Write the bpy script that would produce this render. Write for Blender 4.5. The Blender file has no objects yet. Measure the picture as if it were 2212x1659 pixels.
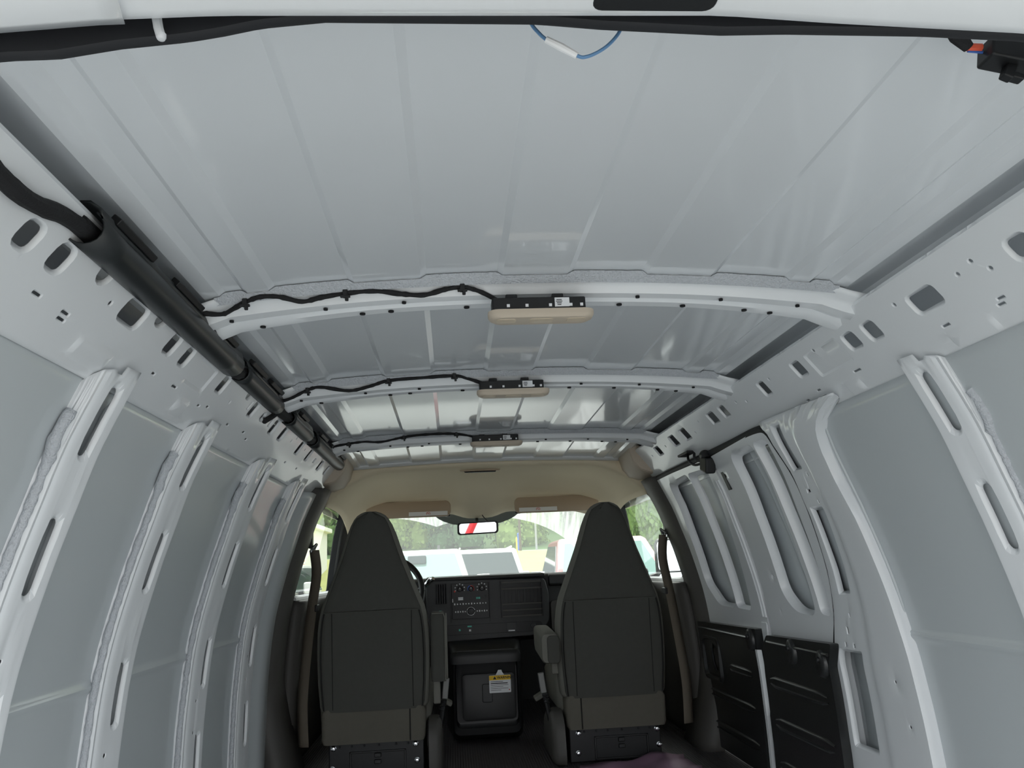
import bpy, bmesh, math, random
from mathutils import Vector, Matrix
from mathutils.geometry import delaunay_2d_cdt
random.seed(7)
SC = bpy.context.scene
COL = SC.collection
# ------------------------------------------------------------------ camera
CAMP = Vector((-.185, 0, .83))
YAW, PITCH, ROLL, FPX = .0812, .2251, .04726, 1750.
_f = Vector((math.sin(YAW)*math.cos(PITCH), math.cos(YAW)*math.cos(PITCH), math.sin(PITCH)))
_r = Vector((math.cos(YAW), -math.sin(YAW), 0)); _u = _r.cross(_f)
_c, _s = math.cos(ROLL), math.sin(ROLL)
_r2 = _r*_c - _u*_s; _u2 = _r*_s + _u*_c
cd = bpy.data.cameras.new('camera'); cam = bpy.data.objects.new('camera', cd); COL.objects.link(cam)
cd.sensor_fit = 'HORIZONTAL'; cd.sensor_width = 36; cd.lens = 36*FPX/2212; cd.clip_start = .02; cd.clip_end = 600
cam.matrix_world = Matrix(((_r2.x, _u2.x, -_f.x, CAMP.x), (_r2.y, _u2.y, -_f.y, CAMP.y), (_r2.z, _u2.z, -_f.z, CAMP.z), (0, 0, 0, 1)))
SC.camera = cam
# ------------------------------------------------------------------ world (overcast sky), exposure
w = bpy.data.worlds.new('overcast_sky'); SC.world = w; w.use_nodes = True
bg = w.node_tree.nodes['Background']; bg.inputs['Color'].default_value = (.95, .98, 1.0, 1); bg.inputs['Strength'].default_value = 1.0
sd = bpy.data.lights.new('sun', 'SUN'); sd.energy = 1.6; sd.angle = math.radians(40); sd.color = (1, .97, .92)   # veiled sun, high ahead of the van
sun = bpy.data.objects.new('sun', sd); COL.objects.link(sun); sun.rotation_euler = (math.radians(-36), math.radians(10), 0)
SC.view_settings.view_transform = 'Standard'; SC.view_settings.look = 'None'; SC.view_settings.gamma = 1
SC.view_settings.use_curve_mapping = False
SC.view_settings.exposure = 1.25
cy = SC.cycles
cy.use_denoising = True
cy.max_bounces = 10; cy.diffuse_bounces = 7; cy.glossy_bounces = 4; cy.transparent_max_bounces = 12
cy.sample_clamp_indirect = 6; cy.caustics_reflective = False; cy.caustics_refractive = False

# ------------------------------------------------------------------ materials
def lin(c):
    return tuple(((v/255)/12.92 if v/255 <= .04045 else ((v/255+.055)/1.055)**2.4) for v in c)
def mat(name, rgb, rough=.5, metal=0., coat=0., bump=0., bscale=60., var=0., vscale=4., spec=.5, emit=None, trans=0.):
    m = bpy.data.materials.new(name); m.use_nodes = True
    nt = m.node_tree; b = nt.nodes['Principled BSDF']
    c = (*lin(rgb), 1)
    b.inputs['Base Color'].default_value = c
    b.inputs['Roughness'].default_value = rough; b.inputs['Metallic'].default_value = metal
    b.inputs['Coat Weight'].default_value = coat; b.inputs['Coat Roughness'].default_value = .06
    b.inputs['Specular IOR Level'].default_value = spec
    if trans: b.inputs['Transmission Weight'].default_value = trans
    if emit: b.inputs['Emission Color'].default_value = (*lin(rgb), 1); b.inputs['Emission Strength'].default_value = emit
    tc = nt.nodes.new('ShaderNodeTexCoord')
    if var:
        n = nt.nodes.new('ShaderNodeTexNoise'); n.inputs['Scale'].default_value = vscale; n.inputs['Detail'].default_value = 5
        nt.links.new(tc.outputs['Object'], n.inputs['Vector'])
        mx = nt.nodes.new('ShaderNodeMix'); mx.data_type = 'RGBA'
        mx.inputs['A'].default_value = tuple(v*(1-var) for v in c[:3])+(1,); mx.inputs['B'].default_value = tuple(min(1, v*(1+var)) for v in c[:3])+(1,)
        nt.links.new(n.outputs['Fac'], mx.inputs['Factor']); nt.links.new(mx.outputs['Result'], b.inputs['Base Color'])
    if bump:
        n = nt.nodes.new('ShaderNodeTexNoise'); n.inputs['Scale'].default_value = bscale; n.inputs['Detail'].default_value = 4
        nt.links.new(tc.outputs['Object'], n.inputs['Vector'])
        bp = nt.nodes.new('ShaderNodeBump'); bp.inputs['Strength'].default_value = bump; bp.inputs['Distance'].default_value = .004 if bump < .9 else .006
        nt.links.new(n.outputs['Fac'], bp.inputs['Height']); nt.links.new(bp.outputs['Normal'], b.inputs['Normal'])
    return m
M = {}
M['paint'] = mat('white_paint', (236, 238, 240), .32, coat=.55, var=.015, vscale=2, bump=.02, bscale=9)
M['roofpaint'] = mat('roof_paint', (229, 232, 235), .28, coat=.9, var=.015, vscale=2, bump=.02, bscale=9)
M['skin'] = mat('white_paint_shaded', (202, 207, 209), .38, coat=.35, var=.02, vscale=2)  # same paint as the columns; the skin's weaker light is put into a darker tone
M['foam'] = mat('sealant_foam', (206, 209, 214), .95, bump=.95, bscale=240, var=.12, vscale=160)
M['black'] = mat('black_plastic', (17, 18, 20), .48, bump=.05, bscale=250)
M['rubber'] = mat('black_rubber', (26, 27, 31), .65)
M['charcoal'] = mat('charcoal_plastic', (54, 55, 56), .5, bump=.15, bscale=400, var=.05)
M['greytrim'] = mat('grey_trim_plastic', (78, 76, 73), .6, bump=.15, bscale=350, var=.04)
M['doortrim'] = mat('door_trim_plastic', (38, 39, 39), .30, bump=.12, bscale=320)
M['fabric'] = mat('charcoal_fabric', (80, 80, 76), .95, bump=.3, bscale=700, var=.06, vscale=60, spec=.2)
M['fabric2'] = mat('grey_side_fabric', (120, 119, 112), .9, bump=.25, bscale=600, var=.05, vscale=50, spec=.2)
M['fabric3'] = mat('skirt_fabric', (100, 97, 89), .95, bump=.3, bscale=600, var=.06, vscale=60, spec=.2)
M['piping'] = mat('seam_thread', (30, 30, 29), .9)
M['tan'] = mat('tan_headliner', (240, 226, 198), .9, bump=.15, bscale=500, spec=.2)
M['tanplastic'] = mat('tan_plastic', (200, 186, 168), .55)
M['visor'] = mat('visor_vinyl', (178, 160, 140), .6)
M['lens'] = mat('lamp_lens', (205, 190, 168), .35)
M['tube'] = mat('conduit_plastic', (36, 39, 40), .36)
M['tape'] = mat('cloth_tape', (24, 24, 26), .8, bump=.4, bscale=200)
M['label'] = mat('label_white', (235, 236, 238), .6)
M['frontlabel'] = mat('peg_rubber', (205, 207, 210), .5)
M['ink'] = mat('print_dark', (40, 40, 44), .7)
M['yellow'] = mat('label_yellow', (240, 196, 40), .6)
M['redprint'] = mat('print_red', (206, 70, 60), .6)
M['blueprint'] = mat('print_blue', (70, 110, 190), .6)
M['greenprint'] = mat('print_green', (90, 200, 180), .5)
M['bluewire'] = mat('blue_wire', (96, 138, 180), .45)
M['orange'] = mat('orange_seal', (236, 100, 70), .5)
M['chrome'] = mat('chrome', (210, 212, 215), .12, metal=1)
M['steel'] = mat('dark_steel', (30, 31, 33), .45, metal=.3)
M['belt'] = mat('belt_webbing', (120, 112, 100), .85, bump=.3, bscale=300)
M['mat'] = mat('rubber_floor_mat', (72, 69, 71), .55, bump=.2, bscale=160, var=.06)
M['buckle'] = mat('buckle_grey', (120, 120, 118), .4)
M['mirror'] = mat('mirror_glass', (235, 238, 240), .01, metal=1)
M['purple'] = mat('mauve_sheet', (150, 118, 140), .55, bump=.2, bscale=30)
M['asphalt'] = mat('asphalt', (162, 162, 159), .9, bump=.3, bscale=8, var=.08, vscale=.6)
M['cavity'] = mat('hole_plug_dark', (18, 19, 22), .8)
def stripes_floor():
    m = M['mat']; nt = m.node_tree; b = nt.nodes['Principled BSDF']
    tc = nt.nodes.new('ShaderNodeTexCoord'); wv = nt.nodes.new('ShaderNodeTexWave'); wv.bands_direction = 'X'
    wv.inputs['Scale'].default_value = 28; wv.inputs['Distortion'].default_value = .2
    nt.links.new(tc.outputs['Object'], wv.inputs['Vector'])
    bp = nt.nodes.new('ShaderNodeBump'); bp.inputs['Strength'].default_value = .5; bp.inputs['Distance'].default_value = .003
    nt.links.new(wv.outputs['Fac'], bp.inputs['Height']); nt.links.new(bp.outputs['Normal'], b.inputs['Normal'])
stripes_floor()
def glass_mat(name, tint=(.92, .98, .95), dirt=.06):
    m = bpy.data.materials.new(name); m.use_nodes = True; nt = m.node_tree; nt.nodes.clear()
    out = nt.nodes.new('ShaderNodeOutputMaterial'); tr = nt.nodes.new('ShaderNodeBsdfTransparent'); tr.inputs[0].default_value = (*tint, 1)
    gl = nt.nodes.new('ShaderNodeBsdfGlossy'); gl.inputs['Roughness'].default_value = .02
    lw = nt.nodes.new('ShaderNodeLayerWeight'); lw.inputs['Blend'].default_value = .5
    pw = nt.nodes.new('ShaderNodeMath'); pw.operation = 'POWER'; pw.inputs[1].default_value = 5; nt.links.new(lw.outputs['Facing'], pw.inputs[0])
    fr = nt.nodes.new('ShaderNodeMath'); fr.operation = 'MULTIPLY_ADD'; fr.inputs[1].default_value = .7; fr.inputs[2].default_value = .05; nt.links.new(pw.outputs[0], fr.inputs[0])
    mx = nt.nodes.new('ShaderNodeMixShader'); nt.links.new(fr.outputs[0], mx.inputs[0]); nt.links.new(tr.outputs[0], mx.inputs[1]); nt.links.new(gl.outputs[0], mx.inputs[2])
    tl = nt.nodes.new('ShaderNodeBsdfTranslucent'); tl.inputs[0].default_value = (.9, .95, .92, 1)
    m2 = nt.nodes.new('ShaderNodeMixShader'); m2.inputs[0].default_value = dirt
    nt.links.new(mx.outputs[0], m2.inputs[1]); nt.links.new(tl.outputs[0], m2.inputs[2]); nt.links.new(m2.outputs[0], out.inputs[0])
    return m, nt, m2
M['glass'] = glass_mat('door_glass', (.9, .96, .93), .02)[0]
def windshield_mat():
    m, nt, m2 = glass_mat('dusty_windshield', (.90, .97, .93), .1)
    tc = nt.nodes.new('ShaderNodeTexCoord')
    # wiped sector of the passenger wiper: inside a circle round its pivot; dust film outside it
    def circle(cx, cz, r):
        mp = nt.nodes.new('ShaderNodeVectorMath'); mp.operation = 'SUBTRACT'; mp.inputs[1].default_value = (cx, 0, cz)
        nt.links.new(tc.outputs['Object'], mp.inputs[0])
        ml = nt.nodes.new('ShaderNodeVectorMath'); ml.operation = 'MULTIPLY'; ml.inputs[1].default_value = (1, 0, 1.5)
        nt.links.new(mp.outputs[0], ml.inputs[0])
        ln = nt.nodes.new('ShaderNodeVectorMath'); ln.operation = 'LENGTH'; nt.links.new(ml.outputs[0], ln.inputs[0])
        g = nt.nodes.new('ShaderNodeMath'); g.operation = 'GREATER_THAN'; g.inputs[1].default_value = r
        nt.links.new(ln.outputs['Value'], g.inputs[0]); return g
    g1 = circle(.02, .70, .68); g2 = circle(-.62, .70, .70)
    mn = nt.nodes.new('ShaderNodeMath'); mn.operation = 'MULTIPLY'; nt.links.new(g1.outputs[0], mn.inputs[0]); nt.links.new(g2.outputs[0], mn.inputs[1])
    # fine run marks in the dust
    sc = nt.nodes.new('ShaderNodeMapping'); sc.inputs['Scale'].default_value = (55, 4, 5)
    nt.links.new(tc.outputs['Object'], sc.inputs['Vector'])
    nz = nt.nodes.new('ShaderNodeTexNoise'); nz.inputs['Scale'].default_value = 1; nz.inputs['Detail'].default_value = 4
    nt.links.new(sc.outputs[0], nz.inputs['Vector'])
    mr = nt.nodes.new('ShaderNodeMapRange'); mr.inputs['From Min'].default_value = .35; mr.inputs['From Max'].default_value = .6
    mr.inputs['To Min'].default_value = .14; mr.inputs['To Max'].default_value = .30
    nt.links.new(nz.outputs['Fac'], mr.inputs['Value'])
    mu = nt.nodes.new('ShaderNodeMath'); mu.operation = 'MULTIPLY'; nt.links.new(mn.outputs[0], mu.inputs[0]); nt.links.new(mr.outputs[0], mu.inputs[1])
    ad = nt.nodes.new('ShaderNodeMath'); ad.operation = 'ADD'; ad.inputs[1].default_value = .10
    nt.links.new(mu.outputs[0], ad.inputs[0]); nt.links.new(ad.outputs[0], m2.inputs[0])
    return m
M['windshield'] = windshield_mat()

# ------------------------------------------------------------------ mesh helpers
class MB:
    def __init__(s): s.v = []; s.f = []
    def add(s, vs, fs):
        o = len(s.v); s.v += [tuple(p) for p in vs]; s.f += [tuple(i+o for i in f) for f in fs]; return s
    def box(s, c, d, rx=0, ry=0, rz=0):
        from mathutils import Euler
        R = Euler((rx, ry, rz)).to_matrix(); c = Vector(c)
        vs = [c+R@Vector((x*d[0]/2, y*d[1]/2, z*d[2]/2)) for x in (-1, 1) for y in (-1, 1) for z in (-1, 1)]
        return s.add(vs, [(0, 1, 3, 2), (4, 6, 7, 5), (0, 4, 5, 1), (2, 3, 7, 6), (0, 2, 6, 4), (1, 5, 7, 3)])
    def tube(s, pts, r, n=10, caps=True, flat=1., smooth=0):
        pts = [Vector(p) for p in pts]
        if smooth: pts = catmull(pts, smooth)
        rs = r if isinstance(r, (list, tuple)) else [r]*len(pts)
        if len(rs) != len(pts): rs = [rs[min(len(rs)-1, int(i*len(rs)/len(pts)))] for i in range(len(pts))]
        vs = []; fs = []; up = None
        for i, p in enumerate(pts):
            t = (pts[min(i+1, len(pts)-1)]-pts[max(i-1, 0)])
            t = t.normalized() if t.length > 1e-9 else Vector((0, 1, 0))
            if up is None: up = Vector((0, 0, 1)) if abs(t.z) < .9 else Vector((1, 0, 0))
            a = t.cross(up).normalized(); b = a.cross(t); up = b
            for k in range(n):
                q = 2*math.pi*k/n; vs.append(p+a*(math.cos(q)*rs[i])+b*(math.sin(q)*rs[i]*flat))
        for i in range(len(pts)-1):
            for k in range(n):
                k2 = (k+1) % n; fs.append((i*n+k, i*n+k2, (i+1)*n+k2, (i+1)*n+k))
        if caps: fs += [tuple(range(n-1, -1, -1)), tuple((len(pts)-1)*n+k for k in range(n))]
        return s.add(vs, fs)
    def lathe(s, prof, c, axis='z', n=24):
        c = Vector(c); vs = []; fs = []
        for (r, h) in prof:
            for k in range(n):
                q = 2*math.pi*k/n; x, y = r*math.cos(q), r*math.sin(q)
                d = {'z': (x, y, h), 'y': (x, h, y), 'x': (h, x, y)}[axis]
                vs.append(c+Vector(d))
        m = len(prof)
        for i in range(m-1):
            for k in range(n):
                k2 = (k+1) % n; fs.append((i*n+k, i*n+k2, (i+1)*n+k2, (i+1)*n+k))
        fs += [tuple(range(n-1, -1, -1)), tuple((m-1)*n+k for k in range(n))]
        return s.add(vs, fs)
    def prism(s, poly, axis, a, b):
        """polygon in the plane across `axis`, extruded from a to b; poly order: x:(y,z) y:(x,z) z:(x,y)"""
        def P3(p, h): return {'x': (h, p[0], p[1]), 'y': (p[0], h, p[1]), 'z': (p[0], p[1], h)}[axis]
        n = len(poly); vs = [P3(p, a) for p in poly]+[P3(p, b) for p in poly]
        fs = [tuple(range(n)), tuple(range(2*n-1, n-1, -1))]+[(i, i+n, (i+1) % n+n, (i+1) % n) for i in range(n)]
        return s.add(vs, fs)
    def grid(s, rows, close=False):
        nr = len(rows); nc = len(rows[0]); vs = [p for r in rows for p in r]; fs = []
        for i in range(nr-1):
            for j in range(nc-1+(1 if close else 0)):
                j2 = (j+1) % nc; fs.append((i*nc+j, i*nc+j2, (i+1)*nc+j2, (i+1)*nc+j))
        return s.add(vs, fs)
    def loft(s, rings, caps=True):
        s0 = len(s.v); n = len(rings[0]); s.grid(rings, close=True)
        if caps: s.f += [tuple(s0+k for k in range(n-1, -1, -1)), tuple(s0+(len(rings)-1)*n+k for k in range(n))]
        return s
def catmull(p, n):
    out = []
    for i in range(len(p)-1):
        a = p[max(i-1, 0)]; b = p[i]; c = p[i+1]; d = p[min(i+2, len(p)-1)]
        for k in range(n):
            t = k/n
            out.append(.5*((2*b)+(c-a)*t+(2*a-5*b+4*c-d)*t*t+(3*b-a-3*c+d)*t**3))
    out.append(p[-1]); return out
def rrect(x0, x1, y0, y1, r, n=4):
    r = min(r, abs(x1-x0)/2-1e-5, abs(y1-y0)/2-1e-5); out = []
    for cx, cyy, a0 in ((x1-r, y1-r, 0), (x0+r, y1-r, 90), (x0+r, y0+r, 180), (x1-r, y0+r, 270)):
        for k in range(n+1):
            a = math.radians(a0+90*k/n); out.append((cx+r*math.cos(a), cyy+r*math.sin(a)))
    return out
def rpoly(pts, r, n=4):
    out = []; m = len(pts)
    for i in range(m):
        p = Vector(pts[i]); a = Vector(pts[i-1])-p; b = Vector(pts[(i+1) % m])-p
        ri = min(r, a.length*.45, b.length*.45); A = p+a.normalized()*ri; B = p+b.normalized()*ri
        for k in range(n+1):
            t = k/n; q = A*(1-t)**2+p*2*t*(1-t)+B*t*t; out.append((q.x, q.y))
    return out
def link(name, me, m, parent=None, smooth=30, bevel=0, solid=0, bseg=2):
    o = bpy.data.objects.new(name, me); COL.objects.link(o)
    if m is not None: me.materials.append(M[m] if isinstance(m, str) else m)
    if smooth:
        me.shade_smooth(); me.set_sharp_from_angle(angle=math.radians(smooth))
    if solid:
        md = o.modifiers.new('thickness', 'SOLIDIFY'); md.thickness = solid; md.offset = -1
    if bevel:
        md = o.modifiers.new('bevel', 'BEVEL'); md.width = bevel; md.segments = bseg; md.limit_method = 'ANGLE'; md.angle_limit = math.radians(40); md.harden_normals = True
    if parent is not None: o.parent = parent
    return o
def obj(name, mb, m, parent=None, smooth=30, bevel=0, solid=0, fix=True):
    me = bpy.data.meshes.new(name); me.from_pydata(mb.v, [], mb.f); me.update()
    if fix:
        bm = bmesh.new(); bm.from_mesh(me); bmesh.ops.recalc_face_normals(bm, faces=bm.faces); bm.to_mesh(me); bm.free()
    return link(name, me, m, parent, smooth, bevel, solid)
def tag(o, label=None, cat=None, group=None, kind=None):
    for k, v in (('label', label), ('category', cat), ('group', group), ('kind', kind)):
        if v: o[k] = v
    return o
def struct(o, label, cat): return tag(o, label, cat, kind='structure')
def thing(name, label, cat, loc=(0, 0, 0), group=None):
    o = bpy.data.objects.new(name, None); COL.objects.link(o); o.location = loc; o.empty_display_size = .05
    tag(o, label, cat, group); return o
def part(name, mb, m, root, **k):
    """mesh in world coordinates parented to root that sits at root.location"""
    L = root.location
    mb.v = [(p[0]-L.x, p[1]-L.y, p[2]-L.z) for p in mb.v]
    return obj(name, mb, m, root, **k)
def subpart(name, mb, m, par, root, **k):
    L = root.location
    mb.v = [(p[0]-L.x, p[1]-L.y, p[2]-L.z) for p in mb.v]
    return obj(name, mb, m, par, **k)
def inside(p, poly):
    x, y = p; c = False; n = len(poly)
    for i in range(n):
        x1, y1 = poly[i]; x2, y2 = poly[i-1]
        if (y1 > y) != (y2 > y) and x < (x2-x1)*(y-y1)/(y2-y1)+x1: c = not c
    return c
def sheet(name, outline, holes, fmap, gu, gv, m, parent=None, rims=None, emb=(), flip=None, solid=.003, smooth=35):
    """pressed sheet: outline and holes in (u,v); rims[i]=(ring polygon, depth); emb=(outer, inner, depth); fmap(u,v,d)->xyz"""
    vs = []; es = []; dep = []
    ur = max(p[0] for p in outline)-min(p[0] for p in outline)
    def dense(poly):
        out = []
        for i, a in enumerate(poly):
            b = poly[(i+1) % len(poly)]; n = max(1, math.ceil(abs(b[1]-a[1])/.025), math.ceil(abs(b[0]-a[0])/(ur/24)))
            out += [(a[0]+(b[0]-a[0])*k/n, a[1]+(b[1]-a[1])*k/n) for k in range(n)]
        return out
    def loop(poly, d):
        poly = dense(poly)
        o = len(vs); n = len(poly)
        for p in poly: vs.append(Vector(p)); dep.append(d)
        for i in range(n): es.append((o+i, o+(i+1) % n))
    loop(outline, 0.)
    blocks = []
    for i, h in enumerate(holes):
        r = rims[i] if rims else None
        loop(h, r[1] if r else 0.)
        if r: loop(r[0], 0.); blocks.append(r[0])
        else: blocks.append(h)
    for (po, pi, d) in emb:
        loop(po, 0.); loop(pi, d); blocks.append(po)
    bb = [(min(p[0] for p in b), max(p[0] for p in b), min(p[1] for p in b), max(p[1] for p in b)) for b in blocks]
    for u in gu:
        for v in gv:
            if not inside((u, v), outline): continue
            bad = False; de = None
            for b, q in zip(blocks, bb):
                if q[0] <= u <= q[1] and q[2] <= v <= q[3] and inside((u, v), b): bad = True; break
            if bad: continue
            vs.append(Vector((u, v))); dep.append(0.)
    for (po, pi, d) in emb:   # keep the floor of an embossing curved
        for u in gu:
            for v in gv:
                if inside((u, v), pi): vs.append(Vector((u, v))); dep.append(d)
    r = delaunay_2d_cdt(vs, es, [], 0, 1e-6, True)
    V, F, orig = r[0], r[2], r[3]
    co = []
    for i, p in enumerate(V):
        d = max((dep[k] for k in orig[i] if k < len(dep)), key=abs) if orig[i] else 0.
        co.append(fmap(p.x, p.y, d))
    fs = []
    for f in F:
        c = ((V[f[0]].x+V[f[1]].x+V[f[2]].x)/3, (V[f[0]].y+V[f[1]].y+V[f[2]].y)/3)
        if not inside(c, outline): continue
        if any(inside(c, h) for h in holes): continue
        fs.append(tuple(f) if not flip else tuple(reversed(f)))
    if solid >= .008:      # thick panels: real back face and edge band
        n0 = len(co); dd = [max((dep[k] for k in orig[i] if k < len(dep)), key=abs) if orig[i] else 0. for i in range(len(V))]
        co += [fmap(p.x, p.y, d+solid) for p, d in zip(V, dd)]
        cnt = {}
        for f in fs:
            for a, b in zip(f, f[1:]+f[:1]): cnt[(a, b)] = 1
        side_f = [(b, a, a+n0, b+n0) for (a, b) in cnt if (b, a) not in cnt]
        fs = fs+[tuple(i+n0 for i in reversed(f)) for f in fs]+side_f; solid = 0
    me = bpy.data.meshes.new(name); me.from_pydata([tuple(q) for q in co], [], fs); me.update()
    return link(name, me, m, parent, smooth, 0, solid)
def lerp_tab(t, x):
    if x <= t[0][0]: return t[0][1]
    for (a, b), (c, d) in zip(t, t[1:]):
        if x <= c: return b+(d-b)*(x-a)/(c-a)
    return t[-1][1]
def lin_range(a, b, n): return [a+(b-a)*i/n for i in range(n+1)]

# ------------------------------------------------------------------ body shape (X half widths by height)
PZ = [(-.1, .965), (.2, .97), (.42, .965), (.6, .95), (.70, .935), (.78, .915), (.89, .885), (.98, .855), (1.08, .825), (1.15, .79), (1.21, .765), (1.27, .735)]
def P(z):
    return (lerp_tab(PZ, z-.05)+2*lerp_tab(PZ, z)+lerp_tab(PZ, z+.05))/4
OFF = .04
OFFR = .026
FLOOR = .03
def crown(y): return lerp_tab([(.4, 1.42), (1.56, 1.42), (2.34, 1.412), (3.32, 1.397), (4.1, 1.365), (5.0, 1.30)], y)
def corner(y): return lerp_tab([(.4, 1.3825), (3.3, 1.380), (4.1, 1.343), (5.0, 1.26)], y)
def rib(x):
    x = abs(x)
    def st(a, b): return min(1, max(0, (x-a)/(b-a)))
    up = st(.066, .078)-st(.222, .234)+st(.366, .378)-st(.522, .534)+st(.575, .585)-st(.618, .63)
    return .0062*up
def roofz(x, y, ribs=True):
    k = min(abs(x)/.66, 1)
    z = crown(y)-(crown(y)-corner(y))*k**2.2
    return z+(rib(x) if ribs else 0)

# ================================================================== SETTING
# ---- floor
fl = MB().box((0, 1.9, FLOOR-.035), (1.95, 2.8, .06))
flo = struct(obj('floor', fl, 'skin'), 'painted steel floor of the van with a dark rubber cab mat', 'floor')
obj('cab_mat', MB().box((0, 4.40, FLOOR-.03), (1.95, 2.2, .06)), 'mat', flo, bevel=.004)
# ---- ceiling (roof skin)
xs = sorted(set([0]+[s*v for s in (-1, 1) for v in (.03, .066, .078, .11, .15, .19, .222, .234, .27, .3, .33, .366, .378, .42, .45, .49, .522, .534, .56, .575, .585, .60, .618, .63, .645, .655, .66)]))
rows = []
for y in lin_range(.5, 5.0, 44):
    row = [(x, y, roofz(x, y)) for x in xs]
    L = [(-(P(1.15)+OFF+.006), y, 1.15), (-.87, y, 1.23), (-.86, y, 1.30), (-.82, y, corner(y)+.01), (-.76, y, corner(y)+.030), (-.70, y, corner(y)+.017), (-.668, y, corner(y)+.003)]
    rows.append(L+row+[(-a, b, c) for a, b, c in reversed(L)])
ceil = struct(obj('ceiling', MB().grid(rows), 'roofpaint', smooth=12, solid=.003), 'white ribbed steel roof skin of the van', 'ceiling')
# ---- roof bows
def make_bow(Y):
    sec = [(-.004, -.003), (.004, -.011), (.018, -.014), (.024, -.020), (.030, -.033), (.050, -.036), (.058, -.028), (.068, -.027), (.076, -.036), (.098, -.038), (.104, -.030), (.105, -.004)]
    rows = []
    for x in lin_range(-.715, .715, 60):
        k = 1+.45*max(0, (abs(x)-.3)/.4)**1.5
        sg = max(0, abs(x)-.62)*.25
        rows.append([(x, Y+a*k, roofz(x, Y, False)+b-sg) for a, b in sec])
    b = obj('roof_bow', MB().grid(rows), 'paint', ceil, smooth=40, solid=.002)
    rows = []
    for i, x in enumerate(lin_range(-.64, .64, 220)):
        j = random.uniform(-.0012, .0012)
        z = roofz(x, Y, False); zr = roofz(x, Y-.01)
        rows.append([(x, Y-.006-.9*rib(x)+j, zr-.0045), (x, Y-.008+j-.9*rib(x), zr-.006), (x, Y-.002+j, z-.010+rib(x)*.4), (x, Y+.010, z-.0165)])
    bd = obj('sealant_bead', MB().grid(rows), 'foam', b, smooth=60)
    tag(bd, 'rough pale sealant bead')
    # punched holes: small dark plugs seated in the bow
    for x in (-.62, -.43, -.27, .22, .40, .57):
        mb = MB().lathe([(.0001, 0), (.0045, 0), (.0045, .004), (.0001, .004)], (x, Y+.040*(1+.45*max(0, (abs(x)-.3)/.4)**1.5), roofz(x, Y, False)-.0395-max(0, abs(x)-.62)*.25), 'z', 10)
        obj('punched_hole', mb, 'cavity', b)
    for x in (-.57, -.36, -.30, -.14, .19, .33, .47, .53):
        k = 1+.45*max(0, (abs(x)-.3)/.4)**1.5
        mb = MB().lathe([(.0001, 0), (.006, 0), (.006, .003), (.0001, .003)], (x, Y+.087*k, roofz(x, Y, False)-.0405), 'z', 10)
        obj('punched_hole', mb, 'cavity', b)
    return b
BOWS = (1.563, 2.342, 3.320)
for y in BOWS: make_bow(y)
# front roof header (bow against the headliner)
rows = []
for x in lin_range(-.66, .66, 40):
    z = roofz(x, 3.98, False); rows.append([(x, 3.965, z+.004), (x, 3.975, z-.006), (x, 3.99, z-.016), (x, 4.03, z-.018), (x, 4.05, z-.02)])
obj('front_header', MB().grid(rows), 'roofpaint', ceil, smooth=40, solid=.002)
for x in (-.55, -.15, -.06, .0, .08, .5):
    obj('punched_hole', MB().lathe([(.0001, 0), (.005, 0), (.005, .004), (.0001, .004)], (x, 4.00, roofz(x, 4, False)-.021), 'z', 8), 'cavity', ceil)

# ---- side walls: skin, roof rail, columns
RT, RC_, RB_, RE = (.68, 1.35), (.76, 1.248), (.800, 1.200), (.811, 1.186)
LF = math.dist(RT, RC_); LL = math.dist(RC_, RB_); LE = math.dist(RB_, RE)
def rail_xz(v):
    pts = [(-.016, (.675, 1.366)), (-.004, (.6775, 1.3545)), (.006, (.6835, 1.3455)), (LF-.010, None), (LF+.010, None), (LF+LL, RB_), (LF+LL+LE, RE)]
    def base(v):
        if v < 0: return (RT[0]+.016*(-v/.016), RT[1]+.002*(-v/.016))
        if v <= LF: t = v/LF; return (RT[0]+(RC_[0]-RT[0])*t, RT[1]+(RC_[1]-RT[1])*t)
        if v <= LF+LL: t = (v-LF)/LL; return (RC_[0]+(RB_[0]-RC_[0])*t, RC_[1]+(RB_[1]-RC_[1])*t)
        t = (v-LF-LL)/LE; return (RB_[0]+(RE[0]-RB_[0])*t, RB_[1]+(RE[1]-RB_[1])*t)
    a, b, c = base(v-.008), base(v), base(v+.008)
    return ((a[0]+2*b[0]+c[0])/4, (a[1]+2*b[1]+c[1])/4)
def rail_map(side):
    n = (.787, .617)     # outward (away from the cabin) direction of the holed face
    def f(u, v, d):
        x, z = rail_xz(v); return (side*(x+n[0]*d), u, z+n[1]*d)
    return f
def skin_sheet(name, side, label):
    ys = lin_range(.5, 3.95, 30)
    zs = sorted(lin_range(FLOOR, 1.20, 40)+[.600, .608, .614, .619, .623, .628, .634, .642])
    rows = []
    for z in zs:
        cr = .007*math.exp(-((z-.622)/.010)**2)
        rows.append([(side*(P(z)+OFF-(cr if (side < 0 or y < 2.0) else 0)), y, z) for y in ys])
    return struct(obj(name, MB().grid(rows), 'skin', smooth=25, solid=.003), label, 'wall')
wl = skin_sheet('wall_left', -1, 'grey-white steel side wall with ribs on the left of the van')
# right skin only behind the side doors
rows = []
for z in sorted(lin_range(FLOOR, 1.20, 46)+[.600, .608, .614, .619, .623, .628, .634, .642]):
    cr = .007*math.exp(-((z-.622)/.010)**2)
    rows.append([(P(z)+OFFR-cr, y, z) for y in lin_range(.5, 2.42, 18)])
wr = struct(obj('wall_right', MB().grid(rows), 'skin', smooth=25, solid=.003), 'grey-white steel side wall with ribs on the right of the van', 'wall')
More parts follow.
